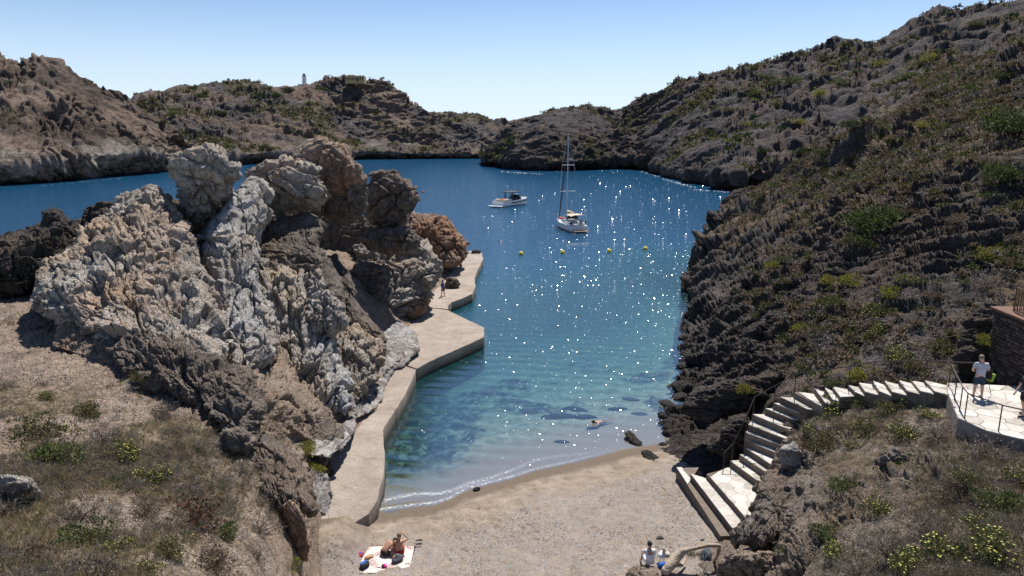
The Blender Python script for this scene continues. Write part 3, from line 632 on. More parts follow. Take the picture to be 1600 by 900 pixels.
R('rock_outcrop', [(180,520),(230,505),(290,530),(330,560),(400,580),(410,640),(395,690),(360,680),(340,640),(290,625),(230,600),(190,580),(160,550)], 30.5, 2.0, b=-.035, style='jag', size=1.3, amp=.8, mat=m_brown, s=191, frame=nframe((.6, .3, .7)), aniso=(1.4, 1.4, .6), label='jagged brown crag with black hollows below the domed rock', group=G0)
R('rock_outcrop', [(335,690),(350,672),(380,668),(398,690),(395,720),(372,735),(345,722)], 25.8, .8, style='jag', size=.9, amp=.4, mat=m_brown, s=193, label='brown rock with a dark hollow on the left slope', group=G0)
R('rock_fin', [(440,790),(452,782),(465,788),(478,812),(484,850),(482,878),(472,876),(458,850),(448,825)], 23.2, .35, style='jag', size=.5, amp=.14, mat=m_orange, frame=rot('Y', 70), aniso=(1.6, 1.6, .4), s=195, label='thin brown fin of rock standing at the edge of the sand', group=None)
R('rock_outcrop', [(-10,765),(-10,742),(20,738),(50,750),(62,770),(60,782),(30,785)], 17.9, .35, style='jag', size=.7, amp=.2, mat=m_pale, s=199, label='pale angular rock at the left edge of the slope', group=None)
R('rock_outcrop', [(262,690),(268,650),(300,632),(345,640),(385,690),(440,690),(478,745),(494,800),(450,802),(410,775),(350,772),(300,750)], 26.6, 1.5, b=-.03, style='jag', size=1.1, amp=.5, mat=m_brown, frame=nframe((.75, .3, .5)), aniso=(1.6, 1.6, .5), s=196, Tb=3, label='grey-brown streaked crag breaking down towards the sand', group=G0)
R('rock_outcrop', [(95,500),(150,505),(200,540),(260,600),(300,640),(250,650),(200,610),(140,570),(85,540)], 31.5, .9, b=-.04, style='jag', size=.9, amp=.35, mat=m_leftg, s=198, Tb=3, label='low pinkish-brown rubble left of the jagged crag', group=G0)
R('rock_slab', [(975,676),(984,673),(1001,689),(1006,699),(996,700),(983,688)], 39.9, .3, b=-.06, style='jag', size=.5, amp=.12, mat=m_black, s=203, label='dark rock lying half in the water at the edge of the beach', group=None)
R('rock_slab', [(1001,704),(1012,702),(1036,716),(1035,726),(1018,724),(1004,713)], 37.5, .3, b=-.06, style='jag', size=.5, amp=.12, mat=m_black, s=204, label='dark flat rock on the sand just above the waterline', group=None)
R('rock_outcrop', [(495,400),(525,398),(545,430),(556,470),(585,508),(604,530),(596,548),(560,535),(530,505),(505,450)], 51.6, 1.3, b=-.055, style='jag', size=1.5, amp=.55, mat=m_brown, frame=nframe((.7, .3, .5)), aniso=(1.5, 1.5, .6), s=206, Tb=3, label='brown broken rock running down the gully beside the large pale mass', group=G0)
R('rock_outcrop', [(470,620),(500,640),(520,665),(515,700),(480,690),(440,660),(420,620),(440,605)], 38.5, .8, b=-.05, style='jag', size=1.0, amp=.4, mat=m_brown, frame=nframe((.7, .3, .5)), aniso=(1.5, 1.5, .6), s=208, Tb=3, label='brown rubble rock between marbled slab and grey ramp', group=G0)
# black ridge of rock behind the left plateau, above the inlet
G1 = 'dark jagged rocks along the inlet'
R('rock_outcrop', [(-120,480),(-120,390),(-60,376),(0,375),(40,360),(70,350),(110,345),(110,420),(60,440),(40,465),(0,470)], 44.5, 3, b=-.03, style='jag', size=1.7, amp=.85, mat=m_black, s=201, Tb=6, label='dark jagged rock ridge at the left edge above the inlet', group=G1)
R('rock_outcrop', [(55,380),(66,345),(68,332),(82,326),(98,330),(102,345),(125,350),(140,375),(100,395),(70,395)], 48, 2, style='jag', size=1.4, amp=.5, mat=m_black, s=203, label='dark square knob standing up on the ridge by the inlet', group=G1)
R('rock_outcrop', [(110,370),(128,342),(140,325),(160,322),(185,325),(200,335),(190,360),(150,380),(120,385)], 49, 2, style='jag', size=1.4, amp=.6, mat=m_black, s=205, label='dark jagged rock just left of the domed rock', group=G1)
R('rock_outcrop', [(255,330),(268,312),(285,318),(320,335),(350,320),(375,300),(385,330),(350,400),(320,400),(290,370),(270,350)], 52, 1.5, style='jag', size=1.2, amp=.4, mat=m_black, s=207, label='black rock under the balanced boulder', group=G1)  # plugs the gap; the cleft's shade is put into its black colour
# rocks on the mound beside the stairs
G2 = 'rock outcrops on the mound inside the stairs'
R('rock_outcrop', [(1145,835),(1165,815),(1182,790),(1188,755),(1200,738),(1240,730),(1285,735),(1300,765),(1290,800),(1260,820),(1215,840),(1185,850),(1150,850)], 26.6, 1.3, b=-.035, style='jag', size=.9, amp=.42, mat=m_brown, frame=rot('Y', -50), aniso=(1.4, 1.4, .45), s=211, label='craggy grey rock with ripple-like ridges beside the lower stairs', group=G2)
R('rock_outcrop', [(1215,705),(1240,690),(1262,708),(1275,735),(1255,745),(1225,738)], 28.6, .8, style='jag', size=.7, amp=.25, mat=m_grey, s=213, label='smooth grey rock touching the inner side of the stairs', group=G2)
R('rock_outcrop', [(1225,900),(1222,850),(1240,815),(1275,800),(1300,820),(1290,860),(1270,910)], 21.5, .9, b=-.02, style='jag', size=.7, amp=.25, mat=m_mound, frame=rot('Y', 70), aniso=(1.6, 1.6, .4), s=215, label='upright streaked rock at the bottom of the mound', group=G2)
R('rock_outcrop', [(1365,745),(1370,715),(1395,700),(1430,708),(1455,725),(1490,735),(1470,765),(1420,775),(1385,770)], 24.3, .8, style='jag', size=.8, amp=.35, mat=m_brown, s=217, label='dark craggy rock in the middle of the mound', group=G2)
R('rock_outcrop', [(1355,790),(1375,760),(1410,745),(1445,760),(1465,785),(1420,800),(1380,805)], 22.8, .6, style='jag', size=.6, amp=.2, mat=m_mound, s=219, label='rounded grey rock below the dark crag on the mound', group=G2)
R('rock_outcrop', [(1120,905),(1122,880),(1140,860),(1165,858),(1205,862),(1240,882),(1230,930),(1140,930)], 23.6, .8, style='slab', size=.9, amp=.2, mat=m_leftg, s=221, label='rounded sandy rock at the end of the driftwood', group=G2)
# long dark ledges on the near right slope
G3 = 'rock ledges on the near right slope'
for k, (pl, Y, lab) in enumerate([
    ([(1112,385),(1118,345),(1135,315),(1160,302),(1200,294),(1240,292),(1235,320),(1190,350),(1160,385),(1130,400)], 112, 'dark cliff at the tip of the near right slope'),
    ([(1150,560),(1165,520),(1200,490),(1235,480),(1240,500),(1215,535),(1180,570)], 48, 'dark leaning slab above the right shoreline'),
    ([(1060,640),(1080,615),(1120,600),(1180,590),(1230,585),(1215,612),(1165,640),(1110,660)], 37.5, 'long dark ledge just beyond the lower stairs'),
    ([(1105,700),(1130,670),(1165,645),(1172,668),(1160,700),(1140,720)], 34.6, 'smooth grey rock beside the beach landing'),
    ([(1130,480),(1150,455),(1200,440),(1235,432),(1230,452),(1180,480),(1150,497)], 60, 'light-edged ledge midway along the right shore'),
    ([(1290,470),(1330,430),(1395,400),(1420,405),(1400,435),(1340,470),(1310,485)], 49, 'dark overhanging ledge in the middle of the right slope'),
    ([(1300,560),(1340,530),(1400,500),(1440,480),(1445,500),(1400,535),(1340,575)], 38.5, 'dark sloping ledge above the upper stairs'),
    ([(1495,560),(1510,500),(1540,470),(1570,480),(1575,560),(1530,590)], 32.4, 'black rock face beside the stone retaining wall')]):
    R('rock_ledge', pl, Y, Y*.022, b=-.02, style='jag', size=Y*.034, amp=Y*.014, mat=m_right, frame=fr2, aniso=(1.6, 1.6, .5), s=231+k*3, label=lab, group=G3, Tb=Y*.05)

# ------------------------------------------------------------------ quay
m = M('old_concrete', .9, .25)
n1 = m.noise(.55, 7, .65); n2 = m.noise(13, 6, .75); n3 = m.noise(3.1, 6, .7)
c = m.ramp(m.math('ADD', m.math('MULTIPLY', n1, .55), m.math('MULTIPLY', n2, .45)), [(.3, (.14, .11, .088)), (.45, (.27, .22, .18)), (.57, (.35, .295, .245)), (.7, (.46, .40, .35))])
c = m.mix(m.val(n3, .56, .68, 0, .7), c, (.19, .15, .115))
c = m.mix(m.val(m.noise(1.7, 8, .8), .60, .66, 0, .6), c, (.50, .45, .40))
c = m.mix(m.val(m.math('ADD', m.sepz(), m.math('MULTIPLY', m.math('SUBTRACT', n3, .5), .3)), .1, .75, .93, 0), c, (.035, .032, .024))
m.color(c); m.bump(m.math('ADD', m.math('ADD', m.noise(6, 8, .75), m.math('MULTIPLY', m.vor(9), .3)), m.math('MULTIPLY', m.val(m.vor(.2, m.vec((1, 1, 1)), 'DISTANCE_TO_EDGE'), 0, .006), .35)), .09, 1)
m_conc = m.m
QZ = 1.0
quay = empty('quay', tuple(Z(640, 600, 0)), label='long rough concrete quay winding along the foot of the rock outcrop', cat='quay')
def slab(name, pix, zt, zb, mat, parent, res=.35, rough=.03, seed=0, loc=None, zf=None, sub=True):
    P = [Z(a, b, zt) for a, b in pix]
    # densify and roughen the outline
    O = []
    for i, p in enumerate(P):
        q = P[(i+1) % len(P)]; n = max(1, int(np.linalg.norm(q-p)/res))
        for k in range(n): O.append(p+(q-p)*k/n)
    O = np.array(O); O[:, :2] += rough*2*np.stack([fbm(O/1.1, 3, seed), fbm(O/1.1, 3, seed+1)], 1)
    loc = np.array(loc) if loc is not None else np.array([O[:, 0].mean(), O[:, 1].mean(), zb])
    bm = bmesh.new()
    top = [bm.verts.new(p-loc) for p in O]
    f = bm.faces.new(top); bm.normal_update()
    if f.normal.z < 0: f.normal_flip()
    g = bmesh.ops.extrude_face_region(bm, geom=[f])
    vs = [v for v in g['geom'] if isinstance(v, bmesh.types.BMVert)]
    # the extruded copy becomes the bottom
    for v in vs: v.co.z = zb-loc[2]
    bmesh.ops.recalc_face_normals(bm, faces=bm.faces)
    bmesh.ops.triangulate(bm, faces=[x for x in bm.faces if len(x.verts) > 4])
    e = [x for x in bm.edges if abs(x.verts[0].co.z-(zt-loc[2])) < 1e-4 and abs(x.verts[1].co.z-(zt-loc[2])) < 1e-4 and abs(x.calc_face_angle(0)) > .9]
    bmesh.ops.bevel(bm, geom=e, offset=.05, segments=2, profile=.6, affect='EDGES')
    me = bpy.data.meshes.new(name); bm.to_mesh(me); bm.free()
    return link(name, me, mat, parent, loc-(np.array(parent.location) if parent else 0))
slab('slab', [(577,803),(590,780),(598,750),(601,720),(599,690),(598,672),(612,650),(630,622),(642,598),(650,577),(600,562),(560,600),(520,650),(490,720),(478,790),(492,826),(515,832),(545,822)], QZ, -2, m_conc, quay, seed=3)
slab('slab', [(651,576),(668,566),(756,527),(757,512),(705,487),(699,484),(640,478),(600,500),(590,555)], QZ+.003, -2, m_conc, quay, seed=5)
slab('slab', [(700,483),(700,477),(706,472),(722,466),(738,459),(743,447),(741,434),(748,418),(755,404),(753,396),(746,391),(733,392),(722,405),(706,425),(690,445),(668,463),(640,477)], QZ, -2, m_conc, quay, seed=7)
# ------------------------------------------------------------------ mesh helpers for built things
class B:
    def __init__(s): s.bm = bmesh.new()
    def box(s, c, d, M_=None, bev=0):
        g = bmesh.ops.create_cube(s.bm, size=1)['verts']
        bmesh.ops.scale(s.bm, vec=d, verts=g)
        if bev:
            e = list({x for v in g for x in v.link_edges}); r = bmesh.ops.bevel(s.bm, geom=e, offset=bev, segments=1, affect='EDGES'); g = list({v for f in r['faces'] for v in f.verts} | {v for v in g if v.is_valid})
        if M_ is not None: bmesh.ops.transform(s.bm, matrix=M_.to_4x4(), verts=g)
        bmesh.ops.translate(s.bm, vec=c, verts=g); return s
    def ball(s, c, r, sc=(1, 1, 1), sub=2, jit=0, sd=0):
        g = bmesh.ops.create_icosphere(s.bm, subdivisions=sub, radius=1)['verts']
        rr = random.Random(sd)
        for v in g:
            k = 1+jit*(rr.random()-.5); v.co = Vector((v.co.x*r*sc[0]*k+c[0], v.co.y*r*sc[1]*k+c[1], v.co.z*r*sc[2]*k+c[2]))
        return s
    def tube(s, pts, r, n=6, cap=True):
        pts = [Vector(p) for p in pts]; R_ = r if hasattr(r, '__len__') else [r]*len(pts); rings = []
        for i, p in enumerate(pts):
            t = (pts[min(i+1, len(pts)-1)]-pts[max(i-1, 0)]).normalized()
            a = t.cross(Vector((0, 0, 1)) if abs(t.z) < .9 else Vector((1, 0, 0))).normalized(); b = t.cross(a)
            rings.append([s.bm.verts.new(p+(a*math.cos(2*math.pi*k/n)+b*math.sin(2*math.pi*k/n))*R_[i]) for k in range(n)])
        for i in range(len(rings)-1):
            for k in range(n): s.bm.faces.new((rings[i][k], rings[i][(k+1) % n], rings[i+1][(k+1) % n], rings[i+1][k]))
        if cap: s.bm.faces.new(rings[0][::-1]); s.bm.faces.new(rings[-1])
        return s
    def rings(s, rings, cap=True, closed=True):
        R_ = [[s.bm.verts.new(p) for p in r] for r in rings]; n = len(R_[0])
        for i in range(len(R_)-1):
            for k in range(n if closed else n-1): s.bm.faces.new((R_[i][k], R_[i][(k+1) % n], R_[i+1][(k+1) % n], R_[i+1][k]))
        if cap: s.bm.faces.new(R_[0][::-1]); s.bm.faces.new(R_[-1])
        return s
    def prism(s, pts, z0, z1):
        a = [s.bm.verts.new((p[0], p[1], z0)) for p in pts]; b = [s.bm.verts.new((p[0], p[1], z1 if not hasattr(z1, '__len__') else z1[i])) for i, p in enumerate(pts)]
        s.bm.faces.new(a[::-1]); s.bm.faces.new(b); n = len(pts)
        for k in range(n): s.bm.faces.new((a[k], a[(k+1) % n], b[(k+1) % n], b[k]))
        return s
    def out(s, name, mat, parent=None, loc=None, smooth=False, bevel=0):
        if bevel: bmesh.ops.bevel(s.bm, geom=[e for e in s.bm.edges], offset=bevel, segments=1, affect='EDGES')
        bmesh.ops.recalc_face_normals(s.bm, faces=s.bm.faces)
        for f in s.bm.faces: f.smooth = smooth
        me = bpy.data.meshes.new(name); s.bm.to_mesh(me); s.bm.free()
        return link(name, me, mat, parent, loc)

# ------------------------------------------------------------------ materials of built things
def stonem(name, a, b_, c_, sc=3, bd=.03):
    m = M(name, .85, .3); n = m.noise(sc, 7, .68); n2 = m.noise(sc*9, 5, .7)
    oi = m.n.new('ShaderNodeObjectInfo').outputs['Random']
    f = m.math('ADD', m.math('ADD', m.math('MULTIPLY', n, .45), m.math('MULTIPLY', n2, .25)), m.math('MULTIPLY', oi, .3))
    m.color(m.ramp(f, [(.3, a), (.5, b_), (.7, c_)])); m.bump(m.math('ADD', n2, m.math('MULTIPLY', n, 2)), bd, .8); return m.m
m_flag = stonem('pale_flagstone', (.30, .265, .22), (.46, .42, .37), (.60, .56, .51))
m_step = stonem('step_concrete', (.09, .07, .052), (.15, .118, .09), (.23, .185, .15), 2.5)
m_wall = stonem('retaining_wall_stone', (.03, .023, .018), (.065, .05, .038), (.13, .10, .078), 4)
m_mort = flat('wall_mortar', (.045, .038, .03), .95)
m_rust = flat('rusty_steel', (.13, .065, .04), .75); m_iron = flat('dark_iron', (.045, .036, .03), .55, .4)
m_wood = stonem('bleached_driftwood', (.30, .23, .16), (.47, .39, .30), (.60, .53, .44), 5)

def clip(poly, p, n):
    out = []
    for i in range(len(poly)):
        a, b = poly[i], poly[(i+1) % len(poly)]; da, db = (a-p)@n, (b-p)@n
        if da <= 0: out.append(a)
        if (da < 0 < db) or (db < 0 < da): out.append(a+(b-a)*(da/(da-db)))
    return out
def inside(p, poly):
    c = False
    for i in range(len(poly)):
        a, b = poly[i], poly[i-1]
        if (a[1] > p[1]) != (b[1] > p[1]) and p[0] < (b[0]-a[0])*(p[1]-a[1])/(b[1]-a[1])+a[0]: c = not c
    return c
def flags(poly, z, size, parent, mat, off=(0, 0, 0), gap=.018, seed=1, th=.05, name='paving_stone'):
    r = random.Random(seed); poly = [np.array(p[:2], float) for p in poly]
    if sum(poly[i-1][0]*poly[i][1]-poly[i][0]*poly[i-1][1] for i in range(len(poly))) < 0: poly = poly[::-1]
    lo = np.min(poly, 0); hi = np.max(poly, 0); seeds = []
    nx = max(1, int(round((hi[0]-lo[0])/size))); ny = max(1, int(round((hi[1]-lo[1])/size)))
    for i in range(nx+1):
        for j in range(ny+1):
            q = lo+np.array(((i+.5*(j % 2)+r.uniform(-.33, .33))*(hi[0]-lo[0])/nx, (j+r.uniform(-.33, .33))*(hi[1]-lo[1])/ny))
            seeds.append(q)
    for a in seeds:
        cell = [a+np.array(v)*size*2.2 for v in ((-1, -1), (1, -1), (1, 1), (-1, 1))]
        for b in seeds:
            if b is not a and np.linalg.norm(b-a) < size*4.5:
                n = (b-a)/np.linalg.norm(b-a); cell = clip(cell, (a+b)/2-n*gap/2, n)
                if len(cell) < 3: break
        if len(cell) < 3: continue
        for i in range(len(poly)):
            p, q = poly[i], poly[(i+1) % len(poly)]; e = q-p; n = np.array((e[1], -e[0]))/np.linalg.norm(e)
            cell = clip(cell, p-n*.006, n)
            if len(cell) < 3: break
        if len(cell) < 3: continue
        cell = np.array(cell); ar = .5*abs(sum(cell[i-1][0]*cell[i][1]-cell[i][0]*cell[i-1][1] for i in range(len(cell))))
        if ar < .012: continue
        c = cell.mean(0); d = r.uniform(-.004, .006)
        B().prism([(p[0]-c[0], p[1]-c[1]) for p in cell], -th, d).out(name, mat, parent, (c[0]-off[0], c[1]-off[1], z-off[2]+.004))

# ------------------------------------------------------------------ staircase with paved treads
ST = [((1057,730),(1126,836),.98),((1079,740),(1144,825),1.28),((1104,739),(1167,811),1.58),
      ((1141,720),(1188,754),1.92),((1155.5,710),(1197,738),2.25),((1166,700),(1204,725),2.58),((1173,691),(1215,708),2.92),((1164,675),(1224,697),3.27),
      ((1169,663),(1232,687),3.62),((1175,647),(1235,672),3.98),((1195.5,637.5),(1239,655),4.33),((1208,629),(1248.6,645),4.68),((1219,620),(1261,639),5.03),
      ((1240,611),(1275,630),5.38),((1273,607),(1289,629),5.68),((1288,605),(1301,624),5.93),((1301,604),(1313,620),6.16),((1325,601.5),(1336,612),6.38),
      ((1342,598),(1352,612),6.6),((1363,594.5),(1374,611),6.8),((1382,595),(1394,612),7.0),((1404,594),(1418,611),7.2),((1424,594),(1438,611),7.35),((1444,594),(1460,611),7.48),((1480,597),(1484,613),7.62)]
base = Z(1126, 836, .5)
stair = empty('staircase', tuple(base), label='curving stone staircase with white paved treads from the beach to the terrace', cat='staircase')
pl = [(Z(*a, z), Z(*b, z), z) for a, b, z in ST]
for k in range(len(pl)-1):
    L0, R0, z = pl[k]; L1, R1, _ = pl[k+1]
    d = (L1+R1-L0-R0)/2; d[2] = 0; d = d/np.linalg.norm(d)*.04
    if k == 2: L1 = Z(1141, 724, z); R1 = Z(1189, 768, z); quad = [L0, R0, Z(1176, 803, z), Z(1190, 770, z), R1+d, L1+d, Z(1128, 733, z)]
    elif k == 0: quad = [L0, R0, R1+d, L1+d, Z(1092, 729, z)]
    elif k == 1: quad = [L0, R0, R1+d, L1+d]
    else: quad = [L0, R0, R1+d, L1+d]
    c = sum(quad)/len(quad)
    zb = z-1.3 if k > 2 else .1
    st = B().prism([(p[0]-c[0], p[1]-c[1]) for p in quad], zb-z, -.05).out('step', m_step, stair, (c[0]-base[0], c[1]-base[1], z-base[2]))
    flags(quad, z, .62 if k < 3 else .58, st, m_flag, (c[0], c[1], z), seed=k+3, gap=.012)
# terrace
tz = 7.62
tp = [Z(1480,597,tz), Z(1481,613,tz), Z(1497,653,tz), Z(1542,673,tz), Z(1583,683,tz), Z(1760,722,tz), Z(1760,612,tz), Z(1600,604,tz), Z(1540,599,tz)]
tb = sum(tp)/len(tp)
terrace = empty('terrace', (tb[0], tb[1], tz), label='paved white stone terrace at the top of the staircase', cat='terrace')
B().prism([(p[0]-tb[0], p[1]-tb[1]) for p in tp], -1.5, -.05).out('terrace_base', m_conc, terrace, (0, 0, 0))
flags(tp, tz, .72, terrace, m_flag, (tb[0], tb[1], tz), seed=77, gap=.022)

# railings
def railing(name, feet, hgt, label, posts=None, mid=True, r=.022):
    feet = [np.array(f) for f in feet]; o = empty(name, tuple(feet[0]), label=label, cat='handrail')
    o0 = feet[0]
    for i, f in enumerate(feet):
        if posts is None or posts[i]:
            B().tube([(0, 0, -.15), (0, 0, hgt)], r, 6).out('post', m_iron, o, tuple(f-o0))
    B().tube([tuple(f-o0+np.array((0, 0, hgt))) for f in feet], r*1.15, 6).out('rail', m_iron, o)
    if mid: B().tube([tuple(f-o0+np.array((0, 0, hgt*.5))) for f in feet], r*.6, 5).out('middle_wire', m_iron, o)
    return o
def inn(k, side=0, f=.05):
    L, R_, z = pl[k]; p = L*(1-f)+R_*f if side == 0 else R_*(1-f)+L*f; return p
railing('handrail', [Z(1130,734,1.58), inn(3), inn(7, f=.03), inn(9, f=.03), inn(11), inn(13), inn(15), inn(17), inn(19), inn(21), inn(23), Z(1492,599,tz), Z(1524,600,tz)], .95, 'thin dark handrail following the seaward side of the staircase', mid=False)
railing('handrail', [Z(1482,604,tz), Z(1491,625,tz), Z(1499,643,tz), Z(1507,654,tz), Z(1560,674,tz), Z(1625,690,tz), Z(1720,711,tz)], 1.0, 'dark metal handrail around the near edge of the terrace', mid=False)

# retaining wall, its coping and the rusty railing on the deck above
A0 = Q(1553, 480, 31.2); zt = A0[2]; A1 = Z(1603, 500, zt); dr = (A1-A0); dr /= np.linalg.norm(dr); A1 = A0+dr*5.2
nrm = np.array((dr[1], -dr[0], 0));
if nrm[0] > 0: nrm = -nrm
wall = empty('retaining_wall', (A0[0], A0[1], 6.9), label='dark stone retaining wall behind the terrace at the right edge', cat='wall')
o0 = np.array((A0[0], A0[1], 6.9)); ang = math.atan2(dr[1], dr[0]); RM = Matrix.Rotation(ang, 3, 'Z')
hw = zt-6.9
def wl_pt(a, b, c): return tuple(dr*a+nrm*b+np.array((0, 0, c)))
B().box(wl_pt(2.6, -.35, (hw-.1)/2), (5.2, .6, hw-.1), RM).out('wall_core', m_mort, wall)
B().box(wl_pt(2.6, -1.6, hw-.04), (5.5, 3.4, .12), RM, .02).out('coping', m_rust, wall)
r = random.Random(5); z = 0; row = 0; variants = []
for v in range(6):
    b = B().box((0, 0, 0), (1, .12, 1), None, .09)
    for q in b.bm.verts: q.co += Vector((r.uniform(-.05, .05), r.uniform(-.02, .02), r.uniform(-.06, .06)))
    bmesh.ops.recalc_face_normals(b.bm, faces=b.bm.faces); me = bpy.data.meshes.new('stone'); b.bm.to_mesh(me); b.bm.free(); me.materials.append(m_wall); variants.append(me)
while z < hw-.25:
    h = r.uniform(.12, .24); x = -.05+r.uniform(0, .2)
    while x < 5.1:
        wd = r.uniform(.14, .46)
        o = link('stone', r.choice(variants), None, wall, wl_pt(x+wd/2, -.05+r.uniform(-.035, .035), z+h/2+r.uniform(-.02, .02))); o.rotation_euler = (0, 0, ang); o.scale = (wd-.02, 1, h-.02)
        x += wd
    z += h
rl = empty('metal_railing', wl_pt(0, 0, 0), label='rusty metal balustrade with vertical bars on the deck above the wall', cat='railing')
r0 = A0+dr*.85-nrm*.35; rl.location = tuple(r0)
for a in (0, 1.5, 3.0, 4.2): B().tube([tuple(dr*a), tuple(dr*a+np.array((0, 0, 1.12)))], .03, 6).out('post', m_rust, rl)
for zz in (.1, 1.1): B().tube([(0, 0, zz), tuple(dr*4.2+np.array((0, 0, zz)))], .028, 6).out('rail', m_rust, rl)
k = 0; a = .12
while a < 4.1:
    B().tube([tuple(dr*a+np.array((0, 0, .1))), tuple(dr*a+np.array((0, 0, 1.1)))], .014, 5).out('bar', m_rust, rl); a += .13
B().tube([(0, 0, 1.1), tuple(-nrm*2.2+np.array((0, 0, 1.1)))], .028, 6).out('rail', m_rust, rl)
B().tube([(0, 0, .1), tuple(-nrm*2.2+np.array((0, 0, .1)))], .028, 6).out('rail', m_rust, rl)
a = .13
while a < 2.2:
    B().tube([tuple(-nrm*a+np.array((0, 0, .1))), tuple(-nrm*a+np.array((0, 0, 1.1)))], .014, 5).out('bar', m_rust, rl); a += .13
# ------------------------------------------------------------------ which point of the ground shows at a photo pixel
ZW, ZH = 800, 450
zdep = np.full(ZW*ZH, 1e9); zpos = np.zeros((ZW*ZH, 3))
for nm, (G_, N_, v_) in PATCH.items():
    a, b, d = topix(G_.reshape(-1, 3)); ok = (a >= 0) & (a < 1600) & (b >= 0) & (b < 900) & (d > 1)
    idx = (b[ok]/2).astype(int)*ZW+(a[ok]/2).astype(int); dd = d[ok]; pp = G_.reshape(-1, 3)[ok]
    od = np.argsort(-dd); idx = idx[od]; dd = dd[od]; pp = pp[od]      # farthest first, nearest wins
    tmpd = np.full(ZW*ZH, 1e9); tmpp = np.zeros((ZW*ZH, 3)); tmpd[idx] = dd; tmpp[idx] = pp
    w_ = tmpd < zdep; zdep[w_] = tmpd[w_]; zpos[w_] = tmpp[w_]
def at(px, py, r=2):
    i0, j0 = int(px/2), int(py/2); best = None
    for dj in range(-r, r+1):
        for di in range(-r, r+1):
            i, j = i0+di, j0+dj
            if 0 <= i < ZW and 0 <= j < ZH and zdep[j*ZW+i] < 1e8:
                q = zdep[j*ZW+i]+40*(di*di+dj*dj)**.5*.02*zdep[j*ZW+i]/40
                if best is None or q < best[0]: best = (q, zpos[j*ZW+i])
    return best[1] if best else None

# ------------------------------------------------------------------ leaves, blades and twigs
m = M('foliage', .75, .25)
cc = m.attr('col', 'Color'); m.color(cc)
tl = m.n.new('ShaderNodeBsdfTranslucent'); m.l.new(cc, tl.inputs[0])
mx = m.n.new('ShaderNodeMixShader'); mx.inputs[0].default_value = .25
m.l.new(m.b.outputs[0], mx.inputs[1]); m.l.new(tl.outputs[0], mx.inputs[2]); m.l.new(mx.outputs[0], m.out.inputs[0])
m_leaf = m.m
def unit(n, r):
    v = r.normal(size=(n, 3)); return v/np.linalg.norm(v, axis=1, keepdims=True)
def tris(c, u, v, w_, l):           # pointed leaves: centre base c, direction u, width direction v
    a = c-v*w_[:, None]; b = c+v*w_[:, None]; t = c+u*l[:, None]
    return np.stack([a, b, t], 1).reshape(-1, 3)
def pal(n, cols, r, j=.22):
    k = r.choice(len(cols), n, p=np.array([c[1] for c in cols])/sum(c[1] for c in cols))
    c = np.array([c[0] for c in cols])[k]; return np.clip(c*(1+j*r.normal(size=(n, 1))), .005, .9)
GREEN = [((.072, .088, .026), 4), ((.11, .125, .038), 3), ((.045, .065, .018), 3), ((.17, .18, .05), 1)]
DARK = [((.022, .038, .012), 4), ((.04, .06, .018), 3), ((.07, .09, .025), 1.5)]
OLIVE = [((.09, .085, .03), 4), ((.13, .11, .045), 3), ((.06, .06, .025), 2), ((.15, .16, .05), 1)]
TWIG = [((.15, .125, .105), 4), ((.22, .19, .165), 3), ((.095, .075, .062), 3)]
BROWN = [((.14, .098, .062), 4), ((.095, .068, .045), 3), ((.19, .145, .095), 2)]
STRAW = [((.33, .25, .14), 4), ((.42, .33, .20), 2), ((.22, .17, .09), 3), ((.14, .14, .05), 2)]
RED = [((.12, .04, .025), 3), ((.10, .07, .035), 2), ((.06, .045, .02), 2)]
YEL = (.55, .52, .14)
def shrub(n, leaf, cols, r, hgt=.6, twig=0, flowers=0, clumps=9, seed=None):
    """dome of leaves gathered in clumps, radius 1"""
    cd = unit(clumps, r); cd[:, 2] = np.abs(cd[:, 2])*.9+.05; cp = cd*r.uniform(.35, .8, (clumps, 1)); cs = r.uniform(.28, .5, clumps)
    k = r.integers(0, clumps, n); d = unit(n, r); c = cp[k]+d*cs[k][:, None]*r.uniform(.6, 1, (n, 1))
    c[:, 2] = np.abs(c[:, 2])*hgt
    u = d*.8+unit(n, r)*.6+np.array((0, 0, .35)); u /= np.linalg.norm(u, axis=1, keepdims=True)
    v = np.cross(u, unit(n, r)); v /= np.linalg.norm(v, axis=1, keepdims=True)+1e-6
    V = [tris(c, u, v, leaf*r.uniform(.25, .5, n), leaf*r.uniform(.7, 1.5, n))]; Cc = [np.repeat(pal(n, cols, r), 3, 0)]
    if twig:
        d = unit(twig, r); d[:, 2] = np.abs(d[:, 2])*hgt; b = d*r.uniform(0, .55, (twig, 1)); u = d+unit(twig, r)*.5; v = np.cross(u, unit(twig, r))
        V.append(tris(b, u, v, np.full(twig, leaf*.10), r.uniform(.35, .6, twig))); Cc.append(np.repeat(pal(twig, TWIG, r), 3, 0))
    if flowers:
        k = r.integers(0, n, flowers); c2 = c[k]*1.06+np.array((0, 0, .08))
        for q in range(3):
            u = unit(flowers, r); u[:, 2] *= .3; v = np.cross(u, np.array((0, 0, 1.))); V.append(tris(c2-u*leaf*.35, u, v, np.full(flowers, leaf*.36), np.full(flowers, leaf*.6)))
            Cc.append(np.repeat(np.tile(np.array(YEL), (flowers, 1))*r.uniform(.7, 1.2, (flowers, 1)), 3, 0))
    return np.vstack(V), np.vstack(Cc)
def tuft(n, r, cols, spread=.7, wd=.03):
    d = unit(n, r)*spread; d[:, 2] = 1; d /= np.linalg.norm(d, axis=1, keepdims=True)
    c = unit(n, r)*.22; c[:, 2] = 0; v = np.cross(d, unit(n, r)); v /= np.linalg.norm(v, axis=1, keepdims=True)
    return tris(c, d, v, np.full(n, wd), r.uniform(.5, 1.1, n)), np.repeat(pal(n, cols, r), 3, 0)
def leafmesh(name, V, Cc): return npmesh(name, V, np.arange(len(V)).reshape(-1, 3), False, {'col': Cc})
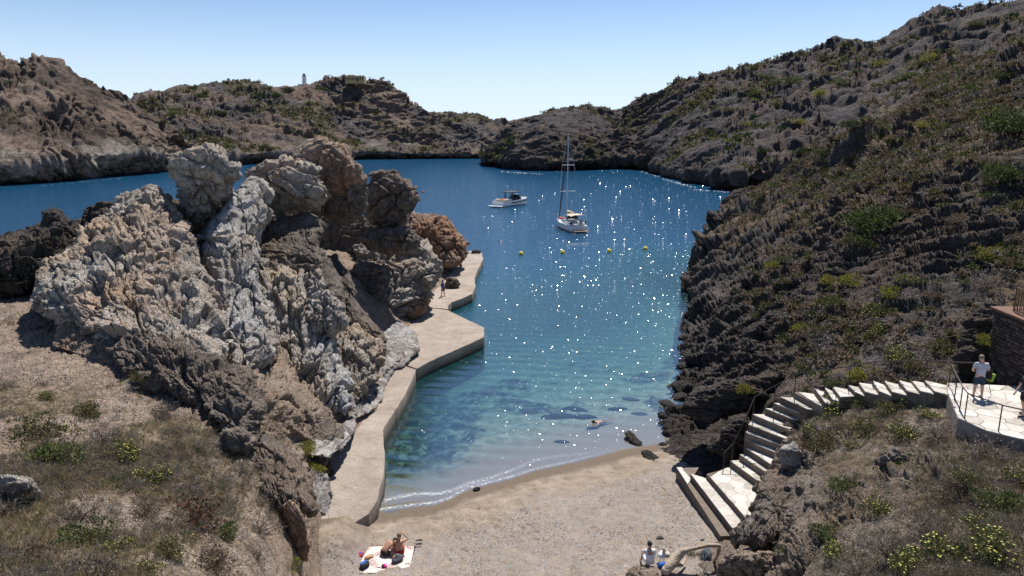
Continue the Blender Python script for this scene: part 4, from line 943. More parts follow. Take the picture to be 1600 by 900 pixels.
def scatter(name, pts, scl, temps, kinds, label, mat=m_leaf, zs=1.):
    Vs, Cs = [], []
    for t in range(len(temps)):
        k = np.where(kinds == t)[0]
        if not len(k): continue
        V, Cc = temps[t]; a = rng.uniform(0, 6.283, len(k)); s_ = scl[k][:, None]
        x = V[None, :, 0]*np.cos(a)[:, None]-V[None, :, 1]*np.sin(a)[:, None]; y = V[None, :, 0]*np.sin(a)[:, None]+V[None, :, 1]*np.cos(a)[:, None]
        W = np.stack([x*s_, y*s_, np.broadcast_to(V[None, :, 2], x.shape)*s_*zs], -1)+pts[k][:, None]
        Vs.append(W.reshape(-1, 3)); Cs.append((Cc[None]*rng.uniform(.75, 1.25, (len(k), 1, 1))).reshape(-1, 3))
    o = link(name, leafmesh(name, np.vstack(Vs), np.vstack(Cs)), mat)
    return tag(o, label, name.replace('_', ' '), None, 'stuff')
def pick(nm, n, dens, box=None, cap=.02):
    """n points on a patch, by ground area, less with distance, where dens(P, N, px, py) says so"""
    G_, N_, v_ = PATCH[nm]
    area = np.linalg.norm(np.cross(np.gradient(G_, axis=0), np.gradient(G_, axis=1)), axis=-1).ravel()
    P = G_.reshape(-1, 3); N = N_.reshape(-1, 3); a, b, d = topix(P)
    wgt = area/np.maximum(d, 8)**1.1*dens(P, N, a, b)*((a > -60) & (a < 1660) & (b > -20) & (b < 960))
    wgt = np.maximum(wgt, 0); wgt = np.minimum(wgt, wgt.sum()/len(wgt)*60); wgt /= wgt.sum()
    k = rng.choice(len(P), n, p=wgt)
    nu = G_.shape[1]; i, j = np.clip(k//nu, 1, G_.shape[0]-2), np.clip(k % nu, 1, nu-2)
    f = rng.uniform(-.5, .5, (n, 2))
    return G_[i, j]+(G_[i+1, j]-G_[i-1, j])*f[:, :1]*.5+(G_[i, j+1]-G_[i, j-1])*f[:, 1:]*.5
T = lambda *a, **k: (a, k)
r_ = np.random.default_rng(3)
far_t = [shrub(26, .5, c, r_, .55, clumps=4) for c in (DARK, GREEN, OLIVE, BROWN)]
mid_t = [shrub(70, .26, c, r_, .6, 6, clumps=6) for c in (BROWN, OLIVE, TWIG, GREEN)]
grass_t = [tuft(10, r_, c, sp, .022) for c, sp in ((STRAW, .8), (STRAW, .6), (OLIVE, .7), (TWIG, 1.0), (GREEN, .7))]
twig_t = [shrub(50, .10, c, r_, .7, 90, clumps=6) for c in (TWIG, TWIG, OLIVE, RED)]
def vd(th, sc, s, k=1.):
    return lambda P, N, a, b: sstep(th, th+.25, fbm(P/sc, 4, s))*sstep(.45, .75, N[:, 2])*sstep(1.5, 4, P[:, 2])
# far hills
for nm, n, sz, kk, lab, sc, s, th in (('right_hill', 6500, 1.5, (.3, .2, .28, .22), 'scattered low scrub covering the far right hillside', 26, 48, -.12),
                              ('lighthouse_hill', 4200, 2.0, (.3, .08, .37, .25), 'low scrub on the hill below the lighthouse', 34, 40, .0),
                              ('left_hill', 1200, 1.1, (.25, .05, .35, .35), 'sparse dry scrub on the reddish hill at the left', 30, 44, .05)):
    p = pick(nm, n, vd(th, sc, s)); scatter('scrub', p, sz*rng.uniform(.5, 1.5, n)**1.3, far_t, rng.choice(4, n, p=kk), lab)
n = 9000
p = pick('near_right_slope', n, lambda P, N, a, b: (.12+sstep(-.15, .2, fbm(P/8, 4, 52)))*sstep(.5, .8, N[:, 2])*sstep(2.5, 5, P[:, 2])*sstep(1080, 1250, a+(350-b)*.3))
scatter('low_scrub', p, rng.uniform(.22, .62, n)*(1+p[:, 1]/160), mid_t, rng.choice(4, n, p=(.4, .28, .18, .14)), 'brown and grey cushions of dry scrub all over the near right slope')
# left slope: dry grass, grey twiggy scrub
def left_d(P, N, a, b):
    e = sstep(470, 400, a-(b-700)*.25)
    return e*(.12+sstep(-.2, .25, fbm(P/2.6, 4, 78)+.35*sstep(600, 760, b)-.15))*sstep(600, 720, b+.05*a)*sstep(.4, .7, N[:, 2])
n = 14000
p = pick('left_slope', n, left_d)
scatter('dry_grass', p, rng.uniform(.09, .30, n), grass_t, rng.choice(5, n, p=(.36, .2, .22, .14, .08)), 'dry straw-coloured grass growing over the left slope')
n = 900
p = pick('left_slope', n, lambda P, N, a, b: left_d(P, N, a, b)*sstep(-.05, .2, fbm(P/1.7, 3, 79)+.12))
scatter('twiggy_scrub', p, rng.uniform(.16, .48, n), twig_t, rng.choice(4, n, p=(.4, .25, .25, .1)), 'grey twiggy low scrub on the left slope')
def mound_d(P, N, a, b):
    zone = np.maximum.reduce([np.exp(-((a-1330)/90)**2-((b-655)/32)**2)*1.2, sstep(1380, 1560, a+.55*(b-700))*1., sstep(820, 880, b)*sstep(1230, 1330, a)])
    return (.05+zone)*sstep(.35, .65, N[:, 2])*sstep(1.4, 2.5, P[:, 2])
n = 12000
p = pick('stair_mound', n, mound_d)
scatter('dry_grass', p, rng.uniform(.09, .26, n), grass_t, rng.choice(5, n, p=(.18, .12, .3, .22, .18)), 'dry grass and stalks on the mound inside the stairs')
n = 1000
p = pick('stair_mound', n, mound_d)
scatter('twiggy_scrub', p, rng.uniform(.16, .42, n), twig_t, rng.choice(4, n, p=(.4, .2, .28, .12)), 'grey and brown twiggy scrub on the mound inside the stairs')

# ------------------------------------------------------------------ plants one can point to
PM = {}
def plantmesh(kind, v):
    if (kind, v) not in PM:
        rr = np.random.default_rng(abs(hash(kind)) % 1000 if False else sum(map(ord, kind))+v*31)
        a = dict(green=(1000, .085, GREEN, .6, 20, 0), flower=(900, .08, GREEN+OLIVE, .62, 60, 80), dark=(1100, .10, DARK, .7, 25, 0), grey=(260, .08, TWIG, .75, 260, 0),
                 brown=(750, .075, BROWN, .6, 160, 0), olive=(950, .08, OLIVE, .6, 120, 14), red=(700, .075, RED, .65, 120, 0), yellow=(1000, .09, [((.24, .22, .03), 3), ((.14, .15, .03), 2)], .75, 10, 0),
                 juniper=(2600, .075, [((.05, .075, .018), 3), ((.09, .12, .03), 3), ((.025, .038, .012), 3)], .75, 25, 0))[kind]
        V, Cc = shrub(a[0], a[1], a[2], rr, a[3], a[4], a[5], clumps=14 if kind == 'juniper' else 9)
        PM[kind, v] = leafmesh('foliage', V, Cc); 
        PM[kind, v].materials.append(m_leaf)
        b = B()
        for k in range(4):
            q = k*1.57+v; b.tube([(0, 0, -.1), (math.cos(q)*.25, math.sin(q)*.25, .25), (math.cos(q)*.5, math.sin(q)*.5, .4)], [.03, .022, .012], 4)
        st = b.out('stem', m_stem); PM[kind, v, 's'] = st.data; bpy.data.objects.remove(st)
    return PM[kind, v], PM[kind, v, 's']
m_stem = flat('woody_stem', (.11, .085, .065), .9)
def plant(px, py, wpx, kind, label, group=None, v=None, asp=1., hz=1.):
    c = at(px, py)
    if c is None: return
    d = topix(c)[2]; rad = wpx/2*d/F
    v = random.randrange(3) if v is None else v
    fm, sm = plantmesh(kind, v)
    nm = {'green': 'green_shrub', 'flower': 'flowering_plant', 'dark': 'evergreen_bush', 'grey': 'twiggy_shrub', 'brown': 'dry_shrub', 'olive': 'olive_shrub', 'red': 'reddish_shrub', 'yellow': 'yellow_green_shrub', 'juniper': 'juniper_bush'}[kind]
    e = empty(nm, (c[0], c[1], c[2]-.05*rad), random.uniform(0, 6.28), label, 'shrub', group); e.scale = (rad*1.15*asp, rad*1.15, rad*1.15*hz)
    link('foliage', fm, None, e); link('stem', sm, None, e)
    return e
for a in [
 # left slope
 (78,620,34,'flower','small yellow-green flowering tuft on the bare upper left slope'), (135,645,62,'olive','olive cushion shrub left of the jagged brown crag'),
 (215,592,40,'olive','tuft of green stalks among the black hollows of the crag'), (258,645,52,'grey','grey twiggy shrub at the foot of the jagged crag'),
 (60,680,100,'olive','broad olive-green cushion on the upper left slope'), (75,722,90,'green','low green mat below the olive cushion at the left edge'),
 (185,715,74,'flower','patch of plants with many pale yellow flowers, middle of left slope'), (160,690,60,'grey','dark grey shrub just above the yellow-flowered patch'),
 (240,745,66,'flower','yellow-flowered plant at the right rim of the left slope'), (190,752,40,'green','small fresh green plant below the yellow-flowered patch'),
 (5,800,80,'grey','grey dry shrub at the left edge of the photo'), (120,812,96,'grey','large grey twiggy shrub with pale flowers beside it, lower left'),
 (125,845,90,'green','bright green low plant under the large grey shrub, lower left'), (180,858,56,'flower','yellow flower heads on green stalks near the bottom left'),
 (150,895,110,'grey','wide grey twig shrub on the bottom edge, left'), (300,815,110,'red','reddish brown shrub on the edge of the left slope'),
 (355,835,62,'green','green plant with fresh leaves right of the reddish shrub'), (400,830,70,'grey','grey shrub above the thin brown rock fin'),
 (225,805,60,'brown','brown dry shrub left of the reddish one'), (232,890,50,'flower','flowering tuft touching the bottom edge of the left slope'),
 (260,860,70,'olive','olive dry shrub below the reddish one'), (330,885,90,'brown','brown dry shrub on the bottom edge by the sand'), (400,870,56,'grey','small grey shrub between brown shrub and rock fin'),
 (456,886,34,'yellow','yellow-green plant at the foot of the brown rock fin'), (482,705,40,'yellow','bright yellow-green bush hanging on the rock above the quay'),
 (490,735,34,'yellow','lower yellow-green bush touching the small black rock'), (485,803,16,'green','tiny green tuft on the grey streaked rock by the quay'),
 (345,778,22,'flower','tiny flowering tuft on the streaked rock edge'), (40,770,40,'brown','small brown shrub between the pale rocks at left'), (30,870,90,'brown','brown straw shrub in the bottom left corner'),
 (300,770,30,'grey','small grey shrub on the cliff edge above the sand'), (65,600,26,'grey','small dark shrub on the bare earth at left'), (10,605,40,'grey','grey shrub at the left border on bare earth'),
 # inside the stairs
 (1300,640,70,'flower','green and yellow shrub filling the bend of the upper stairs'), (1345,632,60,'green','bright green shrub below the topmost white steps'),
 (1262,668,46,'flower','flowering plant next to the inner side of the stairs'), (1290,690,70,'olive','dense olive shrub right of the inner stair edge'), (1250,700,44,'red','reddish shrub at the inner stair edge'),
 (1400,640,56,'olive','olive shrub under the dark terrace wall'), (1445,655,48,'flower','yellow-green flowering plant close to the terrace wall'), (1465,680,70,'grey','grey twig shrub at the foot of the terrace wall'),
 (1410,680,70,'flower','low yellow-flowered plant in the middle of the mound'), (1355,675,60,'olive','brown-green shrub in the middle of the upper mound'), (1330,700,36,'flower','small flowering tuft by the bleached twig'),
 (1320,762,52,'green','bright green plant above the rounded grey rock'), (1405,725,30,'green','small green plant on the dark crag'), (1285,832,50,'green','vivid green plant beside the upright streaked rock'),
 (1375,798,64,'flower','yellow-flowered plant in the lower middle of the mound'), (1310,868,56,'flower','flowering green plant near the bottom of the mound'), (1223,860,26,'green','narrow green plant in a crevice by the upright rock'),
 (1548,712,80,'grey','large purplish twig shrub under the terrace handrail'), (1500,745,60,'olive','olive shrub left below the large twig shrub'), (1590,755,60,'flower','yellow-flowered plant at the right edge below the terrace'),
 (1500,780,70,'brown','brown dry shrub in the right part of the mound'), (1570,790,80,'green','green leafy plant at the right edge of the mound'), (1520,815,60,'flower','pale green plant with round leaves near the white stone'),
 (1450,830,90,'grey','grey twig shrub in the lower right of the mound'), (1380,860,90,'grey','wide grey shrub near the bottom, right of the streaked rock'), (1500,870,110,'flower','big patch of yellow flowers near the bottom right'),
 (1570,870,110,'flower','yellow-flowered shrub in the bottom right corner'), (1430,890,90,'flower','yellow-flowered plant on the bottom edge, right'), (1340,900,80,'grey','grey twig shrub on the bottom edge right of the rock'), (1545,840,70,'olive','tall pale olive grassy shrub above the bottom right corner'),
 (1165,612,30,'yellow','small yellow-green tuft on the rock outside the lower stairs'), (1085,868,30,'olive','mossy tuft on the sandy rock by the driftwood'),
 # near right slope
 (1571,272,62,'juniper','dark juniper bush low on the right edge of the slope'), (1580,205,84,'juniper','largest dark juniper bush at the right edge'), (1365,352,84,'juniper','spreading green juniper mat in the middle of the right slope'),
 (1340,380,60,'green','light green mat below the juniper mat'), (1395,340,50,'green','light green end of the juniper mat'), (1225,410,34,'green','light green tuft near the right shore cliff'), (1205,415,26,'yellow','small yellow-green tuft beside the light green one'),
 (1330,440,40,'yellow','yellow-green shrub in the middle of the slope'), (1290,440,34,'yellow','smaller yellow-green shrub left of the middle one'), (1410,440,44,'flower','green-yellow shrub on the dark ledge'), (1390,460,40,'yellow','bright green shrub at the end of the dark ledge'),
 (1375,490,60,'flower','pale green shrub below the dark ledge'), (1365,520,44,'flower','lower pale green shrub in the gully'), (1250,518,30,'yellow','small green tuft above the shore rocks'), (1545,535,38,'yellow','bright green shrub growing from the retaining wall'),
 (1395,560,60,'flower','pale green shrub just above the highest steps'), (1350,590,56,'yellow','yellow-green shrub behind the upper white steps'), (1430,575,50,'olive','olive shrub behind the stair handrail'), (1300,600,34,'green','green shrub behind the middle of the stairs'),
 (1465,545,56,'olive','olive grey shrub left of the black rock face'), (1520,585,50,'olive','dark olive shrub at the foot of the retaining wall'), (1590,590,44,'yellow','green shrub at the terrace back edge, right'), (1500,470,44,'grey','grey shrub above the retaining wall'),
 (1540,450,56,'grey','round grey shrub beside the rusty railing'), (1580,385,44,'green','green shrub at the right edge above the railing'), (1545,400,46,'yellow','yellow-green shrub at the right, above the grey round shrub'), (1460,460,40,'brown','brown shrub on the slope left of the railing'),
 (1420,330,36,'brown','brown cushion right of the juniper mat'), (1490,345,40,'brown','brown cushion on the upper right slope'), (1300,300,30,'brown','brown cushion near the crest of the slope')]:
    plant(*a)
# bushes on the far right hill, the nearest of a scatter nobody needs to tell apart
for px, py, wd, kd in [(1330,195,40,'dark'),(1352,205,30,'dark'),(1250,238,26,'dark'),(1285,245,30,'dark'),(1375,200,26,'green'),(1480,200,34,'green'),(1450,198,36,'yellow'),(1250,192,26,'yellow'),(1280,145,30,'yellow'),(1312,130,34,'green'),
    (1235,130,44,'green'),(1215,165,30,'green'),(1375,100,34,'yellow'),(1420,120,40,'green'),(1450,95,36,'yellow'),(1180,148,30,'green'),(1520,40,34,'green'),(1360,85,28,'yellow'),(1505,205,30,'dark'),(1190,235,22,'dark'),(1140,175,24,'green'),(1570,120,40,'dark'),
    (1085,160,20,'green'),(1100,205,20,'dark'),(1165,195,24,'yellow'),(1130,215,18,'dark')]:
    plant(px, py, wd, kd, ('yellow-green' if kd == 'yellow' else 'dark evergreen' if kd == 'dark' else 'mid-green')+' low bush on the '+('ridge' if py < 110 else 'upper part' if py < 170 else 'lower part')+' of the far right hillside'+(', towards the headland' if px < 1200 else ''), 'bushes on the far right hillside', hz=.8)
for px, py, wd in [(450,140,26),(430,150,24),(500,138,22),(553,160,14),(270,178,22),(340,178,26),(380,170,24),(290,165,20),(315,150,24),(400,150,24)]:
    plant(px, py, wd, 'dark' if wd > 22 else 'green', ('larger dark' if wd > 22 else 'small green')+' bush on the hill '+('left of' if px < 400 else 'below')+' the lighthouse', 'bushes on the lighthouse hill', hz=.7)

# ------------------------------------------------------------------ loose rocks along the right shore, singly
RK = []
for v in range(6):
    bm = bmesh.new(); bmesh.ops.create_icosphere(bm, subdivisions=4, radius=1); P = np.array([q.co[:] for q in bm.verts])
    d = relief(P+v*7.7, 'jag', .9, .42, rot('Y', 25), 300+v, (1.6, 1.6, .5)); P2 = (P*(1+d[:, None]))*np.array((1, .75, .5))
    for q, c in zip(bm.verts, P2): q.co = c
    for f in bm.faces: f.smooth = True
    me = bpy.data.meshes.new('shore_rock'); bm.to_mesh(me); bm.free(); me.materials.append(m_right); RK.append(me)
r = random.Random(12)
for px, py, wd in [(1100,405,26),(1092,418,18),(1088,436,20),(1104,446,30),(1095,468,24),(1078,506,16),(1070,528,20),(1084,540,26),(1100,556,30),(1070,572,26),(1088,590,34),(1062,604,30),(1045,632,26),(1060,640,40),(1082,648,38),(1040,650,22),(1055,664,34),
     (1075,672,34),(1098,668,44),(1065,686,26),(1088,696,34),(1110,706,28),(1036,694,12),(1120,640,44),(1126,600,40),(1110,612,34),(1100,630,38),(1118,576,40),(1112,530,34),(1125,505,36),(1115,480,34),(1060,620,24),
     (1050,676,18),(1070,656,20),(1036,660,16),(1140,620,40),(1150,655,44),(1135,680,34),(1120,392,34)]:
    c = Z(px, py, .05 if px < 1100 else .5); dd = topix(c)[2]; s_ = wd/2*dd/F
    o = link('shore_rock', r.choice(RK), None, None, (c[0], c[1], c[2]-.08*s_)); o.rotation_euler = (r.uniform(-.2, .2), r.uniform(-.3, .1), r.choice((0, 3.1))+r.uniform(-.5, .5)); o.scale = (s_*1.15, s_*1.1, s_*r.uniform(.7, 1.1))
    lb = 'dark wet rock lying on the sand by the waterline' if px in (980, 985, 990, 998, 1006, 1013, 1022, 1010) else ('large' if wd > 32 else 'small' if wd < 24 else 'medium')+' dark jagged rock '+('along the middle of the right shore' if py < 580 else 'on the shelf between beach and right slope' if px > 1064 else 'in the water off the shelf beside the beach')
    tag(o, lb, 'rock', 'rocks on the sand by the waterline' if 'sand' in lb else 'rocks along the right shore')
# rocks under the shallow water that show through
for px, py, wd in [(875,640,40),(912,642,34),(900,628,30),(925,664,16),(878,686,18),(965,630,24),(845,628,26),(985,612,22),(1000,640,20)]:
    c = Z(px, py, 0); dd = topix(c)[2]; s_ = wd/2*dd/F; zb = bedz(c[0], c[1])
    o = link('sunken_rock', r.choice(RK), None, None, (c[0], c[1], float(zb)+.02)); o.rotation_euler = (0, 0, r.uniform(-.5, .5)); o.scale = (s_*1.3, s_*.7, min(s_*.5, abs(zb)*.5)+.05)
    tag(o, 'dark rock under the shallow water off the beach', 'rock', 'rocks under the shallow water')
# pebbles and weed on the sand: nobody could count them
n = 9000
P_ = PATCH['beach'][0].reshape(-1, 3); sg_ = P_[:, 1]-shoreY(P_[:, 0]); a, b, d = topix(P_)
ok = np.where((sg_ < -1.2) & (b < 930) & (b > 700) & (a > 470) & (a < 1200))[0]
wt = .15+sstep(-.1, .3, fbm(P_[ok]/1.6, 4, 401))*(1+1.5*sstep(-3, -5, sg_[ok])); k = rng.choice(ok, n, p=wt/wt.sum())
oc = np.array([(1, 0, 0), (-1, 0, 0), (0, 1, 0), (0, -1, 0), (0, 0, 1), (0, 0, -1)], float); of = [(0, 2, 4), (2, 1, 4), (1, 3, 4), (3, 0, 4), (2, 0, 5), (1, 2, 5), (3, 1, 5), (0, 3, 5)]
ptemp = []
for q in range(4):
    V = oc*rng.uniform(.6, 1.2, (6, 3))*np.array((1, .8, .5)); V = V[np.array(of).ravel()]
    colr = [(.10, .09, .08), (.30, .27, .24), (.45, .42, .38), (.06, .045, .035)][q]; ptemp.append((V, np.tile(colr, (len(V), 1))))
scatter('pebbles', P_[k]+rng.uniform(-.06, .06, (n, 3))*np.array((1, 1, 0)), rng.uniform(.012, .045, n), ptemp, rng.choice(4, n, p=(.3, .3, .15, .25)), 'grey pebbles and bits of dark seaweed strewn over the sand', mat=m_leaf)
n = 6000
p = pick('left_slope', n, lambda P, N, a, b: sstep(.35, .7, N[:, 2])*sstep(1.4, 2, P[:, 2])*sstep(460, 500, b)*(1+3*sstep(700, 600, b))); 
ps = [(V, np.clip(Cc*0+np.array(c), 0, 1)) for (V, Cc), c in zip(ptemp, ((.22, .18, .15), (.32, .26, .22), (.42, .37, .32), (.16, .12, .10)))]
scatter('loose_stones', p, rng.uniform(.02, .09, n), ps, rng.choice(4, n), 'loose stones scattered over the bare earth of the left slope')
n = 2600
p = pick('stair_mound', n, lambda P, N, a, b: sstep(.35, .7, N[:, 2])*sstep(.9, 1.5, P[:, 2]))
scatter('loose_stones', p, rng.uniform(.02, .07, n), ps, rng.choice(4, n), 'loose stones scattered over the mound inside the stairs')
# ------------------------------------------------------------------ lighthouse and old fort on the ridge
m_white_p = flat('white_paint', (.74, .73, .70), .6); m_lantern = flat('dark_lantern_glass', (.06, .07, .08), .3, .5)
m_fort = stonem('ochre_masonry', (.32, .24, .12), (.46, .36, .19), (.55, .45, .26), .5); m_hole = flat('dark_opening', (.03, .028, .025), .9)
c = Q(476, 133, 702); lh = empty('lighthouse', tuple(c), label='small white lighthouse tower with dark lantern on the far hilltop', cat='lighthouse')
def ringp(r, z, n=16, k=0): return [(r*math.cos(2*math.pi*i/n+k), r*math.sin(2*math.pi*i/n+k), z) for i in range(n)]
B().rings([ringp(2.3, -3), ringp(2.2, 3), ringp(1.8, 7.4)]).out('tower', m_white_p, lh)
B().rings([ringp(2.6, 7.4), ringp(2.6, 7.9)]).out('gallery', m_white_p, lh)
B().rings([ringp(1.4, 7.9), ringp(1.4, 9.6)]).out('lantern', m_lantern, lh)
B().rings([ringp(1.6, 9.6), ringp(1.1, 10.3), ringp(.15, 10.9), ringp(.1, 12)]).out('lantern_roof', m_lantern, lh)
B().box((0, 2, -1), (12, 9, 3.6), None, .1).out('keeper_house', m_white_p, lh)
B().box((-8, 3, -1.8), (6, 7, 2.6), None, .1).out('side_wing', m_white_p, lh)
B().box((10, 3, -1.6), (10, 7, 2.4), None, .1).out('side_wing', m_white_p, lh)
for x in (-4, -1.5, 1.5, 4): B().box((x, -2.53, -.8), (.9, .12, 1.2)).out('window', m_hole, lh)
c = Q(556, 128, 686); ft = empty('old_fort', tuple(c), label='low ochre stone building with dark openings on the highest point of the far hill', cat='building')
B().box((0, 0, 1.6), (18, 9, 7), None, .15).out('wall', m_fort, ft)
B().box((-4, 1, 5.6), (6, 5, 1.4), None, .1).out('upper_room', m_fort, ft)
B().box((4.5, 0, 5.3), (1.4, 1.4, 1.2)).out('chimney', m_fort, ft)
for x in (-7, -4.6, -2.2, .2, 5.2, 7.4): B().box((x, -4.53, 2.6), (1.1, .12, 1.6)).out('window', m_hole, ft)
B().box((2.7, -4.55, 1.9), (1.6, .14, 3.2)).out('door', m_hole, ft)
for i in range(8): B().box((-8+i*2.3, -4.2, 5.35), (1.1, .5, .5)).out('battlement', m_fort, ft)

# ------------------------------------------------------------------ boats
m_gel = flat('white_gelcoat', (.70, .70, .69), .25, .5); m_dark = flat('dark_tinted_glass', (.02, .025, .035), .15, .6); m_teak = flat('teak_deck', (.38, .27, .17), .7)
m_beige = flat('beige_canvas', (.50, .41, .30), .9); m_navy = flat('dark_canvas', (.05, .05, .06), .8); m_alu = flat('mast_aluminium', (.50, .52, .54), .4, .5, .3)
m_sky = flat('pale_blue_stripe', (.25, .33, .45), .4); m_steel = flat('stainless_tube', (.6, .6, .6), .3, .5, .6); m_redc = flat('red_cushion', (.42, .09, .06), .8); m_rope = flat('rope', (.35, .32, .27), .9)
def hull(Ln, bm_, fb, draft, stern=.8, n=17, m_=11, rake=.5, fine=2.2):
    rings_ = []
    for i in range(n):
        t = i/(n-1); x = -Ln/2+t*Ln
        wd = bm_/2*(stern+(1-stern)*min(1, t/.45)**.8 if t < .45 else 1-((t-.45)/.55)**fine)
        wd = max(wd, .03); f = fb*(1+.28*t*t); dr_ = draft*(1-.9*t**4)
        r = []
        for j in range(m_):
            a = (j/(m_-1)-.5)*2; s_ = abs(a); y = math.copysign(wd*(s_**.55 if s_ < 1 else 1), a) if s_ > 1e-6 else 0
            z = -dr_+(f+dr_)*s_**2.6
            r.append((x+rake*max(0, z)/f*t**3, y, z))
        rings_.append(r)
    return rings_
# sailing yacht, stern towards the beach
s0 = Z(889, 357, 0); bow = Z(862, 348, 0); st_ = Z(905, 364.5, 0); dv = bow-st_; yaw = math.atan2(dv[1], dv[0])
sy = empty('sailing_yacht', (s0[0], s0[1], 0), yaw, 'white sailing yacht at anchor with bare mast and beige bimini', 'sailing yacht')
Ls = 12.6
hr = hull(Ls, 4.0, 1.25, .35, .88)
b = B(); b.rings(hr, cap=True, closed=False); b.out('hull', m_gel, sy, smooth=False)
b = B(); dk = [(r[0][0], r[0][1]*.985, r[0][2]-.04) for r in hr]; dk2 = [(r[-1][0], r[-1][1]*.985, r[-1][2]-.04) for r in hr]
for i in range(len(dk)-1): b.bm.faces.new([b.bm.verts.new(p) for p in (dk[i], dk[i+1], dk2[i+1], dk2[i])])
b.out('deck', m_gel, sy)
for sd_ in (-1, 1):
    b = B(); pts = [(r[0 if sd_ < 0 else -1][0], r[0 if sd_ < 0 else -1][1]*1.0+sd_*.0, r[0][2]*.78) for r in hr]
    pts = [((r[0 if sd_ < 0 else -1][0]), sd_*(abs(r[1][1])+abs(r[0][1]))/2*1.04, r[0][2]*.74) for r in hr[1:-1]]
    b.tube(pts, .045, 4); b.out('hull_stripe', m_sky, sy)
b = B(); b.rings([[(x, -w_/2, 1.2), (x, -w_/2*.8, z), (x, w_/2*.8, z), (x, w_/2, 1.2)] for x, w_, z in ((-1.6, 2.6, 1.95), (0, 2.6, 1.9), (2.2, 1.9, 1.7), (3.6, 1.0, 1.42))]); cabin = b.out('cabin', m_gel, sy)
for sd_ in (-1, 1): B().box((.5, sd_*1.17, 1.62), (2.6, .1, .24)).out('cabin_window', m_dark, cabin)
B().box((-3.6, 0, 1.12), (3.6, 1.5, .06)).out('cockpit_floor', m_teak, sy)
for sd_ in (-1, 1): B().box((-3.5, sd_*1.2, 1.42), (3.4, .7, .5), None, .05).out('cockpit_bench', m_gel, sy)
B().box((-6.9, 0, .32), (1.3, 3.0, .12), None, .03).out('swim_platform', m_teak, sy)
w1 = B()
for q in (-.8, .8): w1.rings([[(-4.9+.06*math.cos(t), q+.42*math.sin(t)*1, 2.0+.42*math.cos(t)) for t in np.linspace(0, 6.283, 13)[:-1]], [(-4.84+.06*math.cos(t), q+.42*math.sin(t), 2.0+.42*math.cos(t)) for t in np.linspace(0, 6.283, 13)[:-1]]])
w1.out('steering_wheels', m_steel, sy)
B().tube([(1.3, 0, 1.5), (1.3, 0, 18.8)], [.12, .085], 8).out('mast', m_alu, sy)
for z, wv_ in ((7.4, 1.65), (12.6, 1.25)): B().tube([(1.1, -wv_, z), (1.3, 0, z+.05), (1.1, wv_, z)], .055, 5).out('spreader', m_gel, sy)
B().tube([(1.2, 0, 2.75), (-3.6, 0, 3.05)], .10, 7).out('boom', m_alu, sy)
B().tube([(1.0, 0, 3.35), (0, 0, 3.3), (-1.8, 0, 3.3), (-3.5, 0, 3.25)], [.30, .36, .30, .16], 8).out('sail_cover', m_beige, sy, smooth=True)
B().tube([(6.5, 0, 1.7), (4.9, 0, 6.6), (3.2, 0, 12), (1.5, 0, 17.4)], [.14, .16, .12, .05], 7).out('furled_genoa', m_navy, sy)
b = B()
for sd_ in (-1, 1):
    b.tube([(1.1, sd_*1.75, 1.4), (1.1, sd_*1.65, 7.4), (1.2, sd_*1.25, 12.6), (1.3, 0, 18.8)], .018, 3)
    b.tube([(-6.0, sd_*1.5, 1.3), (1.3, 0, 18.7)], .014, 3)
b.out('shrouds', m_steel, sy)
b = B(); b.rings([[(x, -1.25, 1.9+h*.2), (x, -.9, 1.9+h), (x, .9, 1.9+h), (x, 1.25, 1.9+h*.2)] for x, h in ((-.6, .1), (-1.3, .85), (-2.2, .95))], cap=False, closed=False); b.out('spray_hood', m_navy, sy)
b = B(); b.rings([[(x, -1.6, 3.1), (x, -.8, 3.32), (x, .8, 3.32), (x, 1.6, 3.1)] for x in (-2.7, -4.2, -5.9)], cap=False, closed=False); bi = b.out('bimini', m_beige, sy)
for x in (-2.8, -5.8):
    for sd_ in (-1, 1): B().tube([(x, sd_*1.6, 3.1), (-4.3, sd_*1.65, 1.4)], .03, 5).out('bimini_pole', m_steel, bi)
b = B()
for sd_ in (-1, 1):
    pts = [(r[0 if sd_ < 0 else -1][0], r[0 if sd_ < 0 else -1][1]*.95, r[0][2]+.62) for r in hr[1:]]
    b.tube(pts, .018, 4)
    for p in pts[::3]: b.tube([p, (p[0], p[1], p[2]-.65)], .018, 4)
b.out('guard_rail', m_steel, sy)
B().box((-6.1, -1.3, 1.9), (.3, .25, .5), None, .05).out('outboard_motor', m_navy, sy)
B().box((-5.6, 1.5, 1.75), (.5, .35, .45), None, .08).out('fender', m_navy, sy)
B().tube([(6.5, 0, 1.4), (8.5, .6, 0.2), (9.2, .8, -.6)], .03, 4).out('anchor_line', m_rope, sy)
B().box((5, 0, 1.62), (1.4, 1.1, .25), None, .05).out('dinghy_bundle', m_redc, sy)
